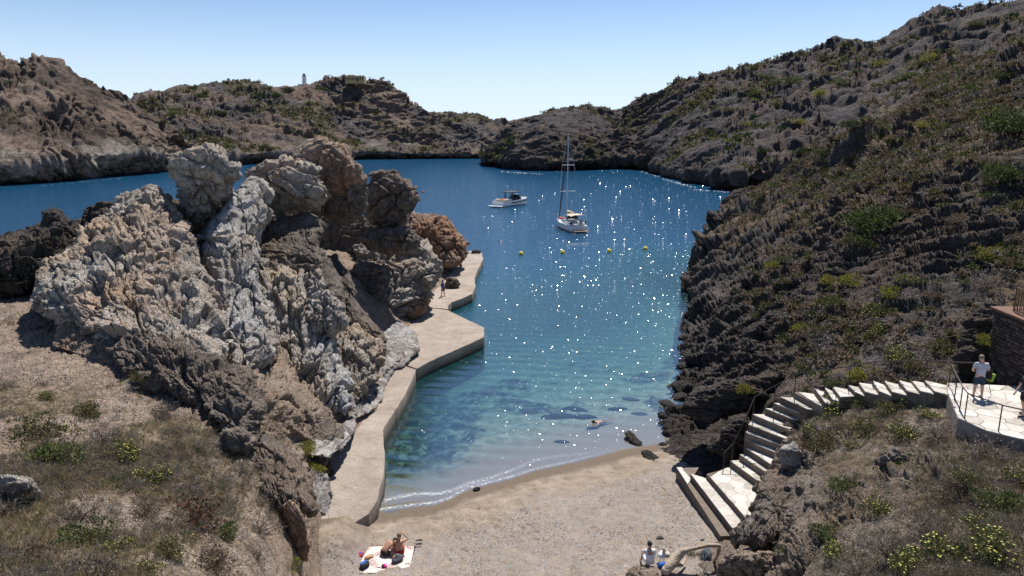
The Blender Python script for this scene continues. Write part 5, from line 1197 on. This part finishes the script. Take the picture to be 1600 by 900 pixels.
# motor yacht
s0 = Z(801, 320.5, 0); a_ = Z(828, 317.5, 0); b_ = Z(772, 325, 0); dv = a_-b_; yaw = math.atan2(dv[1], dv[0])
my = empty('motor_yacht', (s0[0], s0[1], 0), yaw, 'white open motor yacht with dark T-top at anchor', 'motor yacht')
my.scale = (1.12, 1.12, 1.12)
hr = hull(12.0, 3.9, 1.35, .4, .92, rake=.15, fine=3.0)
hm = B().rings(hr, cap=True, closed=False).out('hull', m_gel, my)
b = B(); dk = [(r[0][0], r[0][1]*.97, r[0][2]-.12) for r in hr]; dk2 = [(r[-1][0], r[-1][1]*.97, r[-1][2]-.12) for r in hr]
for i in range(len(dk)-1): b.bm.faces.new([b.bm.verts.new(p) for p in (dk[i], dk[i+1], dk2[i+1], dk2[i])])
b.out('deck', m_gel, my)
for sd_ in (-1, 1):
    b = B(); top = [(r[0][0], sd_*(abs(r[0][1])*.6+abs(r[1][1])*.4+.03), r[0][2]*.72) for r in hr[4:15]]; bot = [(p[0], p[1]*.97, p[2]-.26) for p in top]
    b.rings([top, bot], cap=False, closed=False); b.out('hull_window', m_dark, hm)
B().box((-6.6, 0, .28), (1.9, 3.7, .16), None, .05).out('swim_platform', m_gel, my)
sp = B().box((-4.6, 0, 1.55), (1.7, 3.0, .42), None, .1).out('sun_pad', m_beige, my); B().box((-4.7, -.3, 1.84), (.9, 1.2, .16), None, .05).out('cushion', m_redc, sp)
B().box((-2.4, 0, 1.5), (1.4, 2.2, .4), None, .08).out('seat', m_gel, my)
B().box((.2, 0, 1.65), (.9, 2.0, .8), None, .1).out('helm_console', m_navy, my)
tt = B().box((-.6, 0, 3.28), (4.4, 2.9, .14), None, .05).out('hard_top', m_navy, my)
for x, y in ((-1.7, -1.1), (-1.7, 1.1)): B().tube([(x, y, 1.3), (x+.15, y, 3.2)], [.2, .14], 5).out('hard_top_post', m_navy, tt)
for y in (-1.1, 1.1): B().tube([(1.3, y, 1.5), (.5, y, 3.2)], .08, 5).out('hard_top_post', m_navy, tt)
b = B(); b.rings([[(x, -w_, 1.35), (x-.1, -w_*.85, z), (x-.1, w_*.85, z), (x, w_, 1.35)] for x, w_, z in ((.9, 1.3, 2.55), (1.9, 1.2, 2.0), (3.0, .9, 1.5))], cap=True); b.out('windscreen', m_dark, my)
b = B(); b.rings([[(x, -w_, 1.3), (x, -w_*.8, z), (x, w_*.8, z), (x, w_, 1.3)] for x, w_, z in ((2.2, 1.2, 1.85), (3.6, 1.0, 1.78), (5.0, .5, 1.6))], cap=True); b.out('foredeck_cabin', m_gel, my)
B().tube([(-1.2, .3, 3.3), (-1.2, .3, 4.9)], .03, 4).out('antenna', m_gel, my)
B().box((6.1, 0, 1.85), (.5, .25, .12), None, .03).out('anchor', m_navy, my)

# buoys and swimmers
m_yel = flat('yellow_plastic', (.72, .60, .04), .45, .4); m_redb = flat('red_plastic', (.55, .08, .04), .45, .4)
for px, py, lb in ((814, 398, 'leftmost of the four yellow buoys across the cove'), (879, 396, 'yellow buoy nearest below the sailing yacht'), (952, 394, 'third yellow buoy from the left'), (1008, 390, 'rightmost yellow buoy, nearest the right shore')):
    c = Z(px, py, 0); e = empty('buoy', tuple(c), 0, lb, 'buoy', 'yellow buoys closing off the cove')
    B().ball((0, 0, .18), .36, sub=3).out('float', m_yel, e, smooth=True); B().tube([(0, 0, .5), (0, 0, .66)], .07, 6).out('ring', m_yel, e)
c = Z(661, 301, 0); e = empty('buoy', tuple(c), 0, 'small red mooring buoy left of the motor yacht', 'buoy'); B().ball((0, 0, .2), .42, sub=3).out('float', m_redb, e, smooth=True); B().tube([(0, 0, .55), (0, 0, .75)], .07, 6).out('ring', m_redb, e)
c = Z(790, 388, 0)

# ------------------------------------------------------------------ people
def skinmat(n, c):
    m = M(n, .55, .35); m.color(c); m.b.inputs['Subsurface Weight'].default_value = .08; m.b.inputs['Subsurface Radius'].default_value = (.02, .008, .004); return m.m
m_skin = skinmat('sun_tanned_skin', (.42, .23, .15)); m_skin2 = skinmat('pale_skin', (.55, .34, .25)); m_skin3 = skinmat('olive_skin', (.38, .21, .13))
m_hairk = flat('dark_hair', (.025, .018, .014), .6); m_hairg = flat('grey_brown_hair', (.20, .14, .09), .7)
m_tee = flat('white_tee_shirt', (.68, .66, .66), .9); m_teeg = flat('pale_lilac_grey_shirt', (.42, .41, .47), .9); m_navys = flat('navy_shorts', (.03, .05, .085), .9); m_blk = flat('black_cloth', (.018, .018, .02), .85)
m_reds = flat('red_swim_shorts', (.42, .02, .03), .8); m_blue = flat('blue_cloth', (.02, .10, .38), .8); m_shoe = flat('dark_shoe', (.035, .035, .04), .7); m_grn = flat('lime_green_cloth', (.30, .42, .05), .8)
def skin(name, verts, edges, rad, mat, parent, sub=2, root=0):
    me = bpy.data.meshes.new(name); me.from_pydata([Vector(v) for v in verts], edges, []); o = bpy.data.objects.new(name, me); C.objects.link(o)
    md = o.modifiers.new('skin', 'SKIN'); md.use_smooth_shade = True
    for i, r in enumerate(rad):
        sv = me.skin_vertices[0].data[i]; sv.radius = (r, r) if not hasattr(r, '__len__') else r; sv.use_root = i == root
    o.modifiers.new('sub', 'SUBSURF').levels = sub; o.modifiers['sub'].render_levels = sub
    dg = bpy.context.evaluated_depsgraph_get(); me2 = bpy.data.meshes.new_from_object(o.evaluated_get(dg)); bpy.data.objects.remove(o)
    me2.name = name; me2.materials.clear(); me2.materials.append(mat)
    for f in me2.polygons: f.use_smooth = True
    return link(name, me2, None, parent)
def chain(pts, r0, mat, name, parent, r1=None):
    n = len(pts); rr = list(np.linspace(r0, r1 or r0, n)) if not hasattr(r0, '__len__') else r0
    return skin(name, pts, [(i, i+1) for i in range(n-1)], rr, mat, parent)
def person(loc, yaw, J, label, skn, hair, clothes, group=None, build=1., hold=None):
    """J: joint positions; x right, y forward, z up, metres above the ground"""
    e = empty('person', loc, yaw, label, 'person', group)
    V = []; E_ = []; R_ = []
    def add(p, r, par=None):
        V.append(p); R_.append(r if hasattr(r, '__len__') else r*build)
        if par is not None: E_.append((par, len(V)-1))
        return len(V)-1
    pel = add(J['pelvis'], (.15*build, .115*build)); wst = add(J['waist'], (.135*build, .10*build), pel); che = add(J['chest'], (.165*build, .11*build), wst)
    nk = add(J['neck'], .055, che); hb = add(tuple(np.array(J['neck'])*.45+np.array(J['head'])*.55), .078, nk); hd = add(J['head'], .092, hb)
    ht = add(tuple(np.array(J['head'])+(np.array(J['head'])-np.array(J['neck']))*.35), .07, hd)
    for sd_ in 'LR':
        sh = add(J['sh'+sd_], .062, che); el = add(J['el'+sd_], .043, sh); wr = add(J['wr'+sd_], .028, el)
        d = np.array(J['wr'+sd_])-np.array(J['el'+sd_]); d = d/np.linalg.norm(d)
        side = np.cross(d, (0, 0, 1.)); side = side/(np.linalg.norm(side)+1e-6); up_ = np.cross(side, d)
        W = np.array(J['wr'+sd_]); pm = add(tuple(W+d*.055), (.032, .024), wr); kn = add(tuple(W+d*.09), (.036, .018), pm)
        for q, ln in ((-1.5, .055), (-.5, .068), (.5, .072), (1.5, .062)):
            f1 = add(tuple(W+d*.115+side*q*.020), .010, kn); f2 = add(tuple(W+d*(.115+ln*.55)+side*q*.021-up_*.012), .009, f1); add(tuple(W+d*(.115+ln)+side*q*.021-up_*.035), .007, f2)
        t1 = add(tuple(W+d*.06+side*.042*(1 if sd_ == 'L' else -1)), .011, pm); add(tuple(W+d*.09+side*.06*(1 if sd_ == 'L' else -1)-up_*.01), .009, t1)
        hp = add(J['hip'+sd_], .095, pel); kn_ = add(J['kn'+sd_], .062, hp); cf = add(tuple(np.array(J['kn'+sd_])*.68+np.array(J['an'+sd_])*.32+np.array((0, -.015, 0))), .058, kn_); an = add(J['an'+sd_], .036, cf)
        A = np.array(J['an'+sd_]); K = np.array(J['kn'+sd_]); fw = np.array(J.get('ft'+sd_, (0, 1, -.12))); fw = fw/np.linalg.norm(fw)
        he = add(tuple(A-fw*.03+np.array((0, 0, -.05))), .032, an); add(tuple(A+fw*.16+np.array((0, 0, -.035))), (.038, .02), an)
    skin('body', V, E_, R_, skn, e)
    # hair as a cap, face features
    H_ = np.array(J['head']); N_ = np.array(J['neck']); u = (H_-N_)/np.linalg.norm(H_-N_); fwd = np.array(J.get('face', (0, 1, 0)), float); fwd -= u*(fwd@u); fwd /= np.linalg.norm(fwd); sx_ = np.cross(fwd, u)
    bm = bmesh.new(); bmesh.ops.create_icosphere(bm, subdivisions=3, radius=1)
    for q in list(bm.verts):
        if (q.co.y > .35 and q.co.z < .35) or q.co.z < -.55: bm.verts.remove(q)
    rr = random.Random(3)
    for q in bm.verts:
        k = 1+.06*rr.random(); p = H_+u*.03+sx_*(q.co.x*.098*k)+fwd*(q.co.y*.112*k-.012)+u*(q.co.z*.125*k); q.co = p
    for f in bm.faces: f.smooth = True
    me = bpy.data.meshes.new('hair'); bm.to_mesh(me); bm.free(); link('hair', me, hair, e)
    b = B(); b.ball(tuple(H_+fwd*.10-u*.012), .016, (1, 1.3, 1.4), 2); b.ball(tuple(H_+sx_*.09-u*.01), .022, (.5, 1, 1.4), 2); b.ball(tuple(H_-sx_*.09-u*.01), .022, (.5, 1, 1.4), 2); b.ball(tuple(H_+fwd*.088-u*.058), .018, (1.4, .5, .5), 2); b.out('face', skn, e, smooth=True)
    b = B(); b.ball(tuple(H_+fwd*.09+sx_*.034+u*.012), .011, sub=2); b.ball(tuple(H_+fwd*.09-sx_*.034+u*.012), .011, sub=2); b.out('eyes', m_hairk, e)
    m_ = lambda p, q, t: tuple(np.array(p)*(1-t)+np.array(q)*t)
    for cl in clothes:
        k, mt = cl[0], cl[1]
        if k == 'shirt':
            V2 = [m_(J['pelvis'], J['waist'], -.1), J['waist'], J['chest'], m_(J['chest'], J['neck'], .72)]; E2 = [(0, 1), (1, 2), (2, 3)]; R2 = [(.185*build, .14*build), (.165*build, .13*build), (.19*build, .132*build), .075]
            for sd_ in 'LR':
                V2 += [J['sh'+sd_], m_(J['sh'+sd_], J['el'+sd_], .75)]; E2 += [(2, len(V2)-2), (len(V2)-2, len(V2)-1)]; R2 += [.085*build, .068*build]
            skin('shirt', V2, E2, R2, mt, e)
        if k == 'shorts':
            f_ = cl[2] if len(cl) > 2 else .8
            V2 = [m_(J['pelvis'], J['waist'], .55), J['pelvis']]; E2 = [(0, 1)]; R2 = [(.165*build, .125*build), (.18*build, .14*build)]
            for sd_ in 'LR': V2 += [J['hip'+sd_], m_(J['hip'+sd_], J['kn'+sd_], f_)]; E2 += [(1, len(V2)-2), (len(V2)-2, len(V2)-1)]; R2 += [.118*build, .096*build]
            skin('shorts', V2, E2, R2, mt, e)
        if k == 'shoes':
            for sd_ in 'LR':
                A = np.array(J['an'+sd_]); fw = np.array(J.get('ft'+sd_, (0, 1, -.12)), float); fw /= np.linalg.norm(fw)
                chain([tuple(A+np.array((0, 0, .0))), tuple(A-fw*.035+np.array((0, 0, -.045))), tuple(A+fw*.10+np.array((0, 0, -.04))), tuple(A+fw*.2+np.array((0, 0, -.05)))], [.046, .046, .05, .036], mt, 'shoe', e)
    return e
def stand(stride=0., lean=0.):
    return dict(pelvis=(0, 0, .93), waist=(0, lean*.3, 1.12), chest=(0, lean*.7, 1.33), neck=(0, lean, 1.50), head=(0, lean*1.2+.02, 1.65), shL=(-.19, lean*.8, 1.42), shR=(.19, lean*.8, 1.42),
                elL=(-.27, -.03-stride*.3, 1.13), elR=(.27, -.03+stride*.3, 1.13), wrL=(-.25, .10-stride*.6, .90), wrR=(.25, .10+stride*.6, .90), hipL=(-.10, 0, .88), hipR=(.10, 0, .88),
                knL=(-.12, stride*.6+.02, .49), knR=(.12, -stride*.35+.03, .49), anL=(-.13, stride, .085), anR=(.13, -stride, .085+abs(stride)*.15))
def gz(px, py, z): return tuple(Z(px, py, z))
# man on the terrace, seen from behind
J = stand(.05); J['head'] = (-.02, .05, 1.65); J['elL'] = (-.30, .03, 1.16); J['wrL'] = (-.20, .22, 1.08); J['elR'] = (.29, -.02, 1.14); J['wrR'] = (.22, .2, 1.02)
pt = gz(1527, 621, 7.63)
p1 = person(pt, math.radians(-12), J, 'man in pale shirt and navy shorts standing on the terrace seen from behind', m_skin2, m_hairg, [('shirt', m_teeg), ('shorts', m_navys, .95), ('shoes', m_shoe)], build=1.1)
bag = empty('shoulder_bag', (pt[0]+.30, pt[1]-.05, pt[2]+1.02), .2, 'black and lime-green bag hanging from the shoulder of the man on the terrace', 'bag')
B().box((0, 0, 0), (.13, .28, .42), None, .05).out('pouch', m_blk, bag); B().box((.07, -.05, -.12), (.08, .30, .34), Matrix.Rotation(.35, 3, 'Y'), .03).out('towel', m_grn, bag); B().tube([(-.02, .1, .18), (-.12, .04, .46), (-.03, -.1, .18)], .016, 5).out('strap', m_blk, bag)
B().tube([(0, 0, .0), (.42, .15, -.98)], .012, 5).out('walking_pole', m_iron, None, (pt[0]+.32, pt[1]+.12, pt[2]+1.0)); wp = bpy.data.objects['walking_pole']; tag(wp, 'thin walking pole slanting to the ground beside the man on the terrace', 'pole')
# second walker, cut by the right edge
J = stand(.16); pt = gz(1598, 649, 7.63)
person(pt, math.radians(100), J, 'walker in black top and black shorts at the right edge of the photo', m_skin2, m_hairk, [('shirt', m_blk), ('shorts', m_blk, .9), ('shoes', m_shoe)])
# person on the quay
J = stand(.12); pt = gz(692, 463, 1.0)
p3 = person(pt, math.radians(-130), J, 'person in blue top and dark shorts walking on the quay below the rocks', m_skin3, m_hairk, [('shirt', m_blue), ('shorts', m_blk, .85), ('shoes', m_shoe)])
# sunbathers
gz0 = lambda px, py: float(max(bedz(Z(px, py, .7)[0], Z(px, py, .7)[1]), .0))
zb = gz0(612, 868); tw0 = np.array(gz(600, 875, zb+.03))
sit = dict(pelvis=(0, 0, .12), waist=(0, .02, .30), chest=(0, .08, .50), neck=(0, .13, .66), head=(0, .17, .80), shL=(-.19, .10, .59), shR=(.19, .10, .59),
           elL=(-.27, .28, .42), elR=(.27, .28, .42), wrL=(-.14, .46, .46), wrR=(.14, .46, .46), hipL=(-.11, .03, .12), hipR=(.11, .03, .12), knL=(-.20, .42, .42), knR=(.20, .42, .42), anL=(-.16, .66, .085), anR=(.16, .66, .085))
J = dict(sit); J.update(elR=(.40, .20, .62), wrR=(.20, .30, .80), elL=(-.30, .10, .38), wrL=(-.22, .34, .34), head=(.02, .16, .81), face=(.6, .8, 0))
ps_ = gz(624, 867, zb+.03)
person(ps_, math.radians(8), J, 'bald tanned man in red swim shorts sitting on the beach towel with a raised hand', m_skin, m_hairg, [('shorts', m_reds, .6)], 'sunbathers on the beach towel')
J = dict(sit); J.update(waist=(0, .10, .26), chest=(.05, .28, .42), neck=(.10, .40, .50), head=(.15, .52, .53), face=(.2, .5, -1), shL=(-.12, .34, .48), shR=(.22, .30, .46), elL=(-.14, .50, .24), wrL=(.0, .62, .18), elR=(.30, .42, .22), wrR=(.25, .62, .2),
                         knL=(-.38, .36, .16), knR=(.38, .36, .16), anL=(.12, .55, .08), anR=(-.12, .60, .085), ftL=(1, .2, 0), ftR=(-1, .2, 0))
person(gz(600, 869, zb+.03), math.radians(-35), J, 'dark-haired person bending forward on the beach towel', m_skin, m_hairk, [('shorts', m_blk, .5)], 'sunbathers on the beach towel')
# towel with printed border and round motif
m = M('pink_white_printed_towel', .95, .1); txc = m.n.new('ShaderNodeTexCoord').outputs['Generated']; sp_ = m.n.new('ShaderNodeSeparateXYZ'); m.l.new(txc, sp_.inputs[0])
ax = m.math('ABSOLUTE', m.math('SUBTRACT', sp_.outputs[0], .5)); ay = m.math('ABSOLUTE', m.math('SUBTRACT', sp_.outputs[1], .5)); mxx = m.math('MAXIMUM', ax, ay)
rad_ = m.math('SQRT', m.math('ADD', m.math('MULTIPLY', ax, ax), m.math('MULTIPLY', ay, ay)))
bord = m.math('MULTIPLY', m.val(mxx, .468, .474), 1.); ring1 = m.math('MULTIPLY', m.val(rad_, .19, .20), m.val(rad_, .34, .33)); dots = m.val(m.noise(38, 2, .5, txc), .50, .56)
corn = m.val(m.math('MINIMUM', ax, ay), .32, .34)
msk = m.math('MAXIMUM', bord, m.math('MULTIPLY', m.math('MAXIMUM', ring1, corn), dots))
m.color(m.mix(msk, (.66, .50, .45), (.04, .03, .035))); m_towel = m.m
cn = [np.array(gz(*p, zb+.02)) for p in ((553, 897), (636, 896), (650, 853), (578, 853))]
n1_, n2_ = 40, 30; G_ = np.array([[(1-u_)*((1-v_)*cn[0]+v_*cn[3])+u_*((1-v_)*cn[1]+v_*cn[2]) for u_ in np.linspace(0, 1, n1_)] for v_ in np.linspace(0, 1, n2_)])
cc_ = G_.mean((0, 1)); G_[..., 2] += .018*fbm(G_.reshape(-1, 3)*3.1, 3, 9).reshape(n2_, n1_)+.012; ex_ = (cn[1]-cn[0]); ex_ /= np.linalg.norm(ex_); yw = math.atan2(ex_[1], ex_[0])
Rz = np.array(Matrix.Rotation(-yw, 3, 'Z')); G2_ = (G_-cc_) @ Rz.T
tw = link('beach_towel', npmesh('beach_towel', np.vstack([G2_.reshape(-1, 3), G2_.reshape(-1, 3)-np.array((0, 0, .008))]), np.vstack([gridfaces(n2_, n1_), gridfaces(n2_, n1_)[:, ::-1]+n1_*n2_])), m_towel, None, tuple(cc_)); tw.rotation_euler = (0, 0, yw)
tag(tw, 'pale pink beach towel with black border and round print', 'towel')
def lump(name, px, py, sc, mats, label, cat, seed, z=None, parts=()):
    c = np.array(gz(px, py, (zb+.04) if z is None else z)); e = empty(name, tuple(c), random.Random(seed).uniform(0, 3), label, cat)
    bm = bmesh.new(); bmesh.ops.create_icosphere(bm, subdivisions=3, radius=1); P = np.array([q.co[:] for q in bm.verts]); d = fbm(P*1.4+seed*3.3, 3, seed)
    P = P*(1+.45*d[:, None])*np.array(sc); P[:, 2] = np.maximum(P[:, 2], -sc[2]*.5)+sc[2]*.5
    for q, c_ in zip(bm.verts, P): q.co = c_
    for f in bm.faces: f.smooth = True
    me = bpy.data.meshes.new('body'); bm.to_mesh(me); bm.free(); link(cat_part(name), me, mats[0], e)
    for i, (o_, s_, mt, nm) in enumerate(parts): B().ball(o_, 1, s_, 2, .25, i).out(nm, mt, e, smooth=True)
    return e
def cat_part(n): return 'fabric'
m_pink = flat('magenta_cloth', (.75, .03, .28), .7); m_wcl = flat('white_cloth', (.75, .74, .72), .9); m_tan = flat('tan_straw', (.36, .22, .12), .9); m_grey = flat('dark_grey_cloth', (.07, .075, .09), .85); m_ylp = flat('mustard_print', (.42, .27, .04), .85); m_lil = flat('lilac_check_cloth', (.45, .38, .50), .9)
lump('backpack', 621, 876, (.26, .20, .17), [m_grey], 'dark grey backpack with mustard top on the towel', 'bag', 3, parts=[((-.05, .06, .19), (.12, .11, .06), m_ylp, 'top_flap'), ((.12, -.06, .16), (.09, .03, .05), m_wcl, 'pocket')])
lump('wash_bag', 602, 885, (.12, .08, .07), [m_pink], 'bright magenta pouch on the towel', 'bag', 5, parts=[((0, .09, .05), (.12, .05, .05), m_blk, 'strap')])
lump('cloth', 593, 885, (.07, .10, .03), [m_wcl], 'small white cloth beside the magenta pouch', 'cloth', 6)
lump('beach_bag', 570, 886, (.24, .16, .14), [m_blk], 'blue and black bag on the left end of the towel', 'bag', 7, parts=[((.02, .08, .16), (.20, .10, .06), m_blue, 'blue_cover')])
lump('straw_bag', 577, 871, (.20, .11, .07), [m_tan], 'flat tan bag at the left rim of the towel', 'bag', 8)
lump('beach_bag', 563, 869, (.16, .13, .13), [m_reds], 'red and blue bag lying on the sand left of the towel', 'bag', 9, z=zb, parts=[((0, -.03, .13), (.09, .08, .06), m_blue, 'blue_panel')])
lump('clothes_pile', 554, 876, (.20, .14, .07), [m_lil], 'heap of lilac and black clothes at the far left of the towel', 'clothes', 10, z=zb, parts=[((-.12, .06, .08), (.12, .09, .05), m_blk, 'black_garment'), ((-.02, .10, .10), (.05, .05, .04), m_wcl, 'white_garment')])
c = np.array(gz(613, 895, zb+.04)); o = B().box((0, 0, 0), (.34, .05, .02), Matrix.Rotation(.5, 3, 'Z'), .008).out('magazine', m_blue, None, tuple(c)); tag(o, 'blue and white strip of paper at the front rim of the towel', 'paper')
for k, (px, py) in enumerate(((655, 844), (655, 850))):
    c = np.array(gz(px, py, zb+.03)); e = empty('flip_flop', tuple(c), .1+.1*k, ('upper' if k == 0 else 'lower')+' of the two black flip-flops on the sand right of the towel', 'flip-flop', 'black flip-flops beside the towel')
    b = B(); b.rings([[(x, -w_, -.012), (x, -w_, .012), (x, w_, .012), (x, w_, -.012)] for x, w_ in ((-.15, .028), (-.11, .042), (-.02, .034), (.08, .05), (.14, .034))]); b.out('sole', m_blk, e)
    B().tube([(.09, 0, .01), (.02, .0, .045), (-.04, .04, .01)], .008, 4).out('strap', m_blk, e); B().tube([(.09, 0, .01), (.02, .0, .045), (-.04, -.04, .01)], .008, 4).out('strap', m_blk, e)
# person in white shirt sitting on a rock, lower right of the beach
zb2 = gz0(1015, 890)
rk = bmesh.new(); bmesh.ops.create_icosphere(rk, subdivisions=4, radius=1); P = np.array([q.co[:] for q in rk.verts]); d = relief(P, 'slab', .8, .22, None, 77)
for q, c_ in zip(rk.verts, P*(1+d[:, None])*np.array((.75, .5, .32))): q.co = c_
for f in rk.faces: f.smooth = True
me = bpy.data.meshes.new('sitting_stone'); rk.to_mesh(me); rk.free()
c = np.array(gz(1008, 898, zb2+.1)); o = link('sitting_stone', me, m_leftg, None, tuple(c)); tag(o, 'flat pale stone the person in the white shirt sits on', 'rock')
J = dict(sit); J = {k: (v[0], v[1], v[2]+.30) if k[:2] not in ('an',) and k != 'face' else v for k, v in J.items()}
J.update(anL=(-.14, .72, .085), anR=(.14, .72, .085), knL=(-.16, .50, .52), knR=(.16, .50, .52), neck=(.02, .16, .95), head=(.02, .20, 1.10))
pw = gz(1015, 893, zb2+.02)
person(pw, math.radians(6), J, 'dark-haired person in white shirt sitting on a stone at the bottom of the beach', m_skin, m_hairk, [('shirt', m_tee), ('shorts', m_wcl, .85)])
c = np.array(gz(1034, 893, zb2)); e = empty('beach_bag', tuple(c), .3, 'bright blue bag with dark front beside the person in the white shirt', 'bag')
B().box((0, 0, .22), (.36, .2, .42), Matrix.Rotation(.25, 3, 'X'), .05).out('pouch', m_blue, e); B().box((.04, -.13, .2), (.2, .03, .36), Matrix.Rotation(.25, 3, 'X'), .01).out('dark_panel', m_navys, e); B().tube([(-.1, .05, .42), (0, .08, .62), (.1, .05, .42)], .014, 5).out('handle', m_blue, e)
lump('towel_bundle', 1036, 869, (.14, .22, .13), [m_wcl], 'crumpled white towel lying against the driftwood', 'towel', 12, z=zb2+.25)
# driftwood
zd = gz0(1075, 880); e = empty('driftwood', gz(1060, 890, zd), 0, 'bleached driftwood log with one long arching branch on the beach', 'driftwood'); o0 = np.array(gz(1060, 890, zd))
def dw(l): return [tuple(np.array(gz(px, py, z))-o0) for px, py, z in l]
def barky(o, amp, seed):
    P = np.array([v.co[:] for v in o.data.vertices]); d = relief(P*np.array((1, 1, 1)), 'jag', .25, amp, None, seed, (1, 1, 1)); 
    N = np.array([v.normal[:] for v in o.data.vertices]); P += N*d[:, None]; o.data.vertices.foreach_set('co', P.astype(np.float32).ravel()); o.data.update()
o = skin('trunk', dw([(1035, 898, zd+.15), (1044, 888, zd+.35), (1055, 872, zd+.55), (1066, 862, zd+.8), (1075, 858, zd+.95)]), [(i, i+1) for i in range(4)], [.15, .22, .23, .17, .10], m_wood, e, 4); barky(o, .05, 3)
o = skin('branch', dw([(1068, 860, zd+.85), (1085, 857, zd+.95), (1105, 852, zd+1.05), (1125, 852, zd+1.0), (1121, 868, zd+.6), (1114, 880, zd+.02)]), [(i, i+1) for i in range(5)], [.10, .085, .08, .085, .06, .045], m_wood, e, 3); barky(o, .015, 5)
o = skin('broken_root', dw([(1050, 880, zd+.4), (1065, 884, zd+.25), (1072, 872, zd+.3)]), [(0, 1), (1, 2)], [.12, .08, .04], m_wood, e, 3); barky(o, .02, 6)
o = skin('broken_root', dw([(1040, 862, zd+.4), (1036, 856, zd+.65), (1045, 870, zd+.4)]), [(0, 1), (0, 2)], [.10, .05, .14], m_wood, e, 3); barky(o, .02, 7)
for px, py, wd, lb in ((1031, 841, 13, 'small dark grey stone lying alone on the sand above the driftwood'), (1097, 845, 10, 'small grey stone behind the driftwood branch'), (1104, 872, 44, 'grey fin-shaped rock under the driftwood branch'), (745, 764, 12, 'dark wet stone in the wash at the waterline')):
    c = gz(px, py, gz0(px, py)-.02); dd = topix(c)[2]; s_ = wd/2*dd/F; o = link('stone', random.choice(RK), None, None, c); o.scale = (s_, s_*.9, s_*.9); o.rotation_euler = (0, .2, px); tag(o, lb, 'rock')
    if wd == 44: o.data = o.data.copy(); o.data.materials.clear(); o.data.materials.append(m_grey); o.scale = (s_*.8, s_*.5, s_*1.2)
# thing left at the end of the quay
c = gz(744, 395, 1.05); e = empty('inflatable', tuple(c), .4, 'black rubber ring with white rim at the seaward end of the quay', 'inflatable')
b = B(); b.rings([[((.55+.2*math.cos(t))*math.cos(a), (.55+.2*math.cos(t))*math.sin(a), .2+.2*math.sin(t)) for t in np.linspace(0, 6.283, 9)[:-1]] for a in np.linspace(0, 6.283, 21)], cap=False); b.out('tube', m_blk, e, smooth=True)
B().box((-.7, .1, .15), (.9, .3, .2), None, .08).out('white_sheet', m_wcl, e)
# swimmers
for px, py, yw_, lb in ((782, 377, 1.2, 'lone swimmer, only head and shoulders out of the water, left of the yellow buoys'), (932, 660, 2.2, 'snorkeller floating face down in the shallows near the beach')):
    c = gz(px, py, 0); J = dict(pelvis=(0, -.5, -.10), waist=(0, -.3, -.08), chest=(0, -.1, -.04), neck=(0, .08, .03), head=(0, .24, .09), shL=(-.19, 0, -.01), shR=(.19, 0, -.01), elL=(-.32, .25, -.06), elR=(.36, .2, .0), wrL=(-.2, .48, -.08), wrR=(.3, .45, -.05),
                                  hipL=(-.1, -.55, -.12), hipR=(.1, -.55, -.12), knL=(-.13, -.95, -.16), knR=(.13, -.93, -.13), anL=(-.12, -1.35, -.12), anR=(.14, -1.35, -.1), ftL=(0, -1, -.1), ftR=(0, -1, -.1), face=(0, .2, -1))
    person(c, yw_, J, lb, m_skin3, m_hairk, [('shorts', m_blk, .5)])
# white flecks behind the yacht, and broken foam along the rocky shores, too small to count
def foam(name, px0, py0, px1, py1, n, sp, label, sz=(.05, .22)):
    t = rng.uniform(0, 1, n); P = np.array([Z(px0+(px1-px0)*a+rng.normal()*sp, py0+(py1-py0)*a+rng.normal()*sp*.22, .015) for a in t])
    return P, rng.uniform(sz[0], sz[1], n)
m_foam = flat('sea_foam', (.82, .84, .85), .5)
ft_ = [(V*np.array((1, 1, .35)), Cc*0+.85) for V, Cc in ptemp[:1]]
allp, alls = [], []
for a in [(874, 381, 915, 381, 60, 2.5, .10), (782, 268, 815, 270, 60, 3, .35), (815, 270, 850, 272, 50, 2, .3), (757, 257, 775, 262, 30, 1.5, .35), (870, 268, 893, 266, 20, 1.5, .3), (1003, 268, 1030, 276, 50, 1.5, .3), (1035, 279, 1060, 286, 50, 1.5, .3),
          (1060, 286, 1085, 293, 50, 2, .3), (1085, 296, 1150, 301, 60, 1.5, .25), (1086, 408, 1078, 470, 60, 5, .08), (1078, 490, 1072, 540, 50, 5, .07), (1060, 600, 1030, 660, 60, 6, .05), (60, 291, 200, 277, 50, 2, .2), (1096, 376, 1090, 400, 40, 4, .08)]:
    P, s_ = foam('', *a[:6], ''); allp.append(P); alls.append(s_*0+rng.uniform(.3, 1, len(s_))*a[6])
scatter('sea_foam', np.vstack(allp), np.concatenate(alls), ft_, np.zeros(sum(map(len, allp)), int), 'flecks of white foam where the swell breaks along the rocks', mat=m_foam)
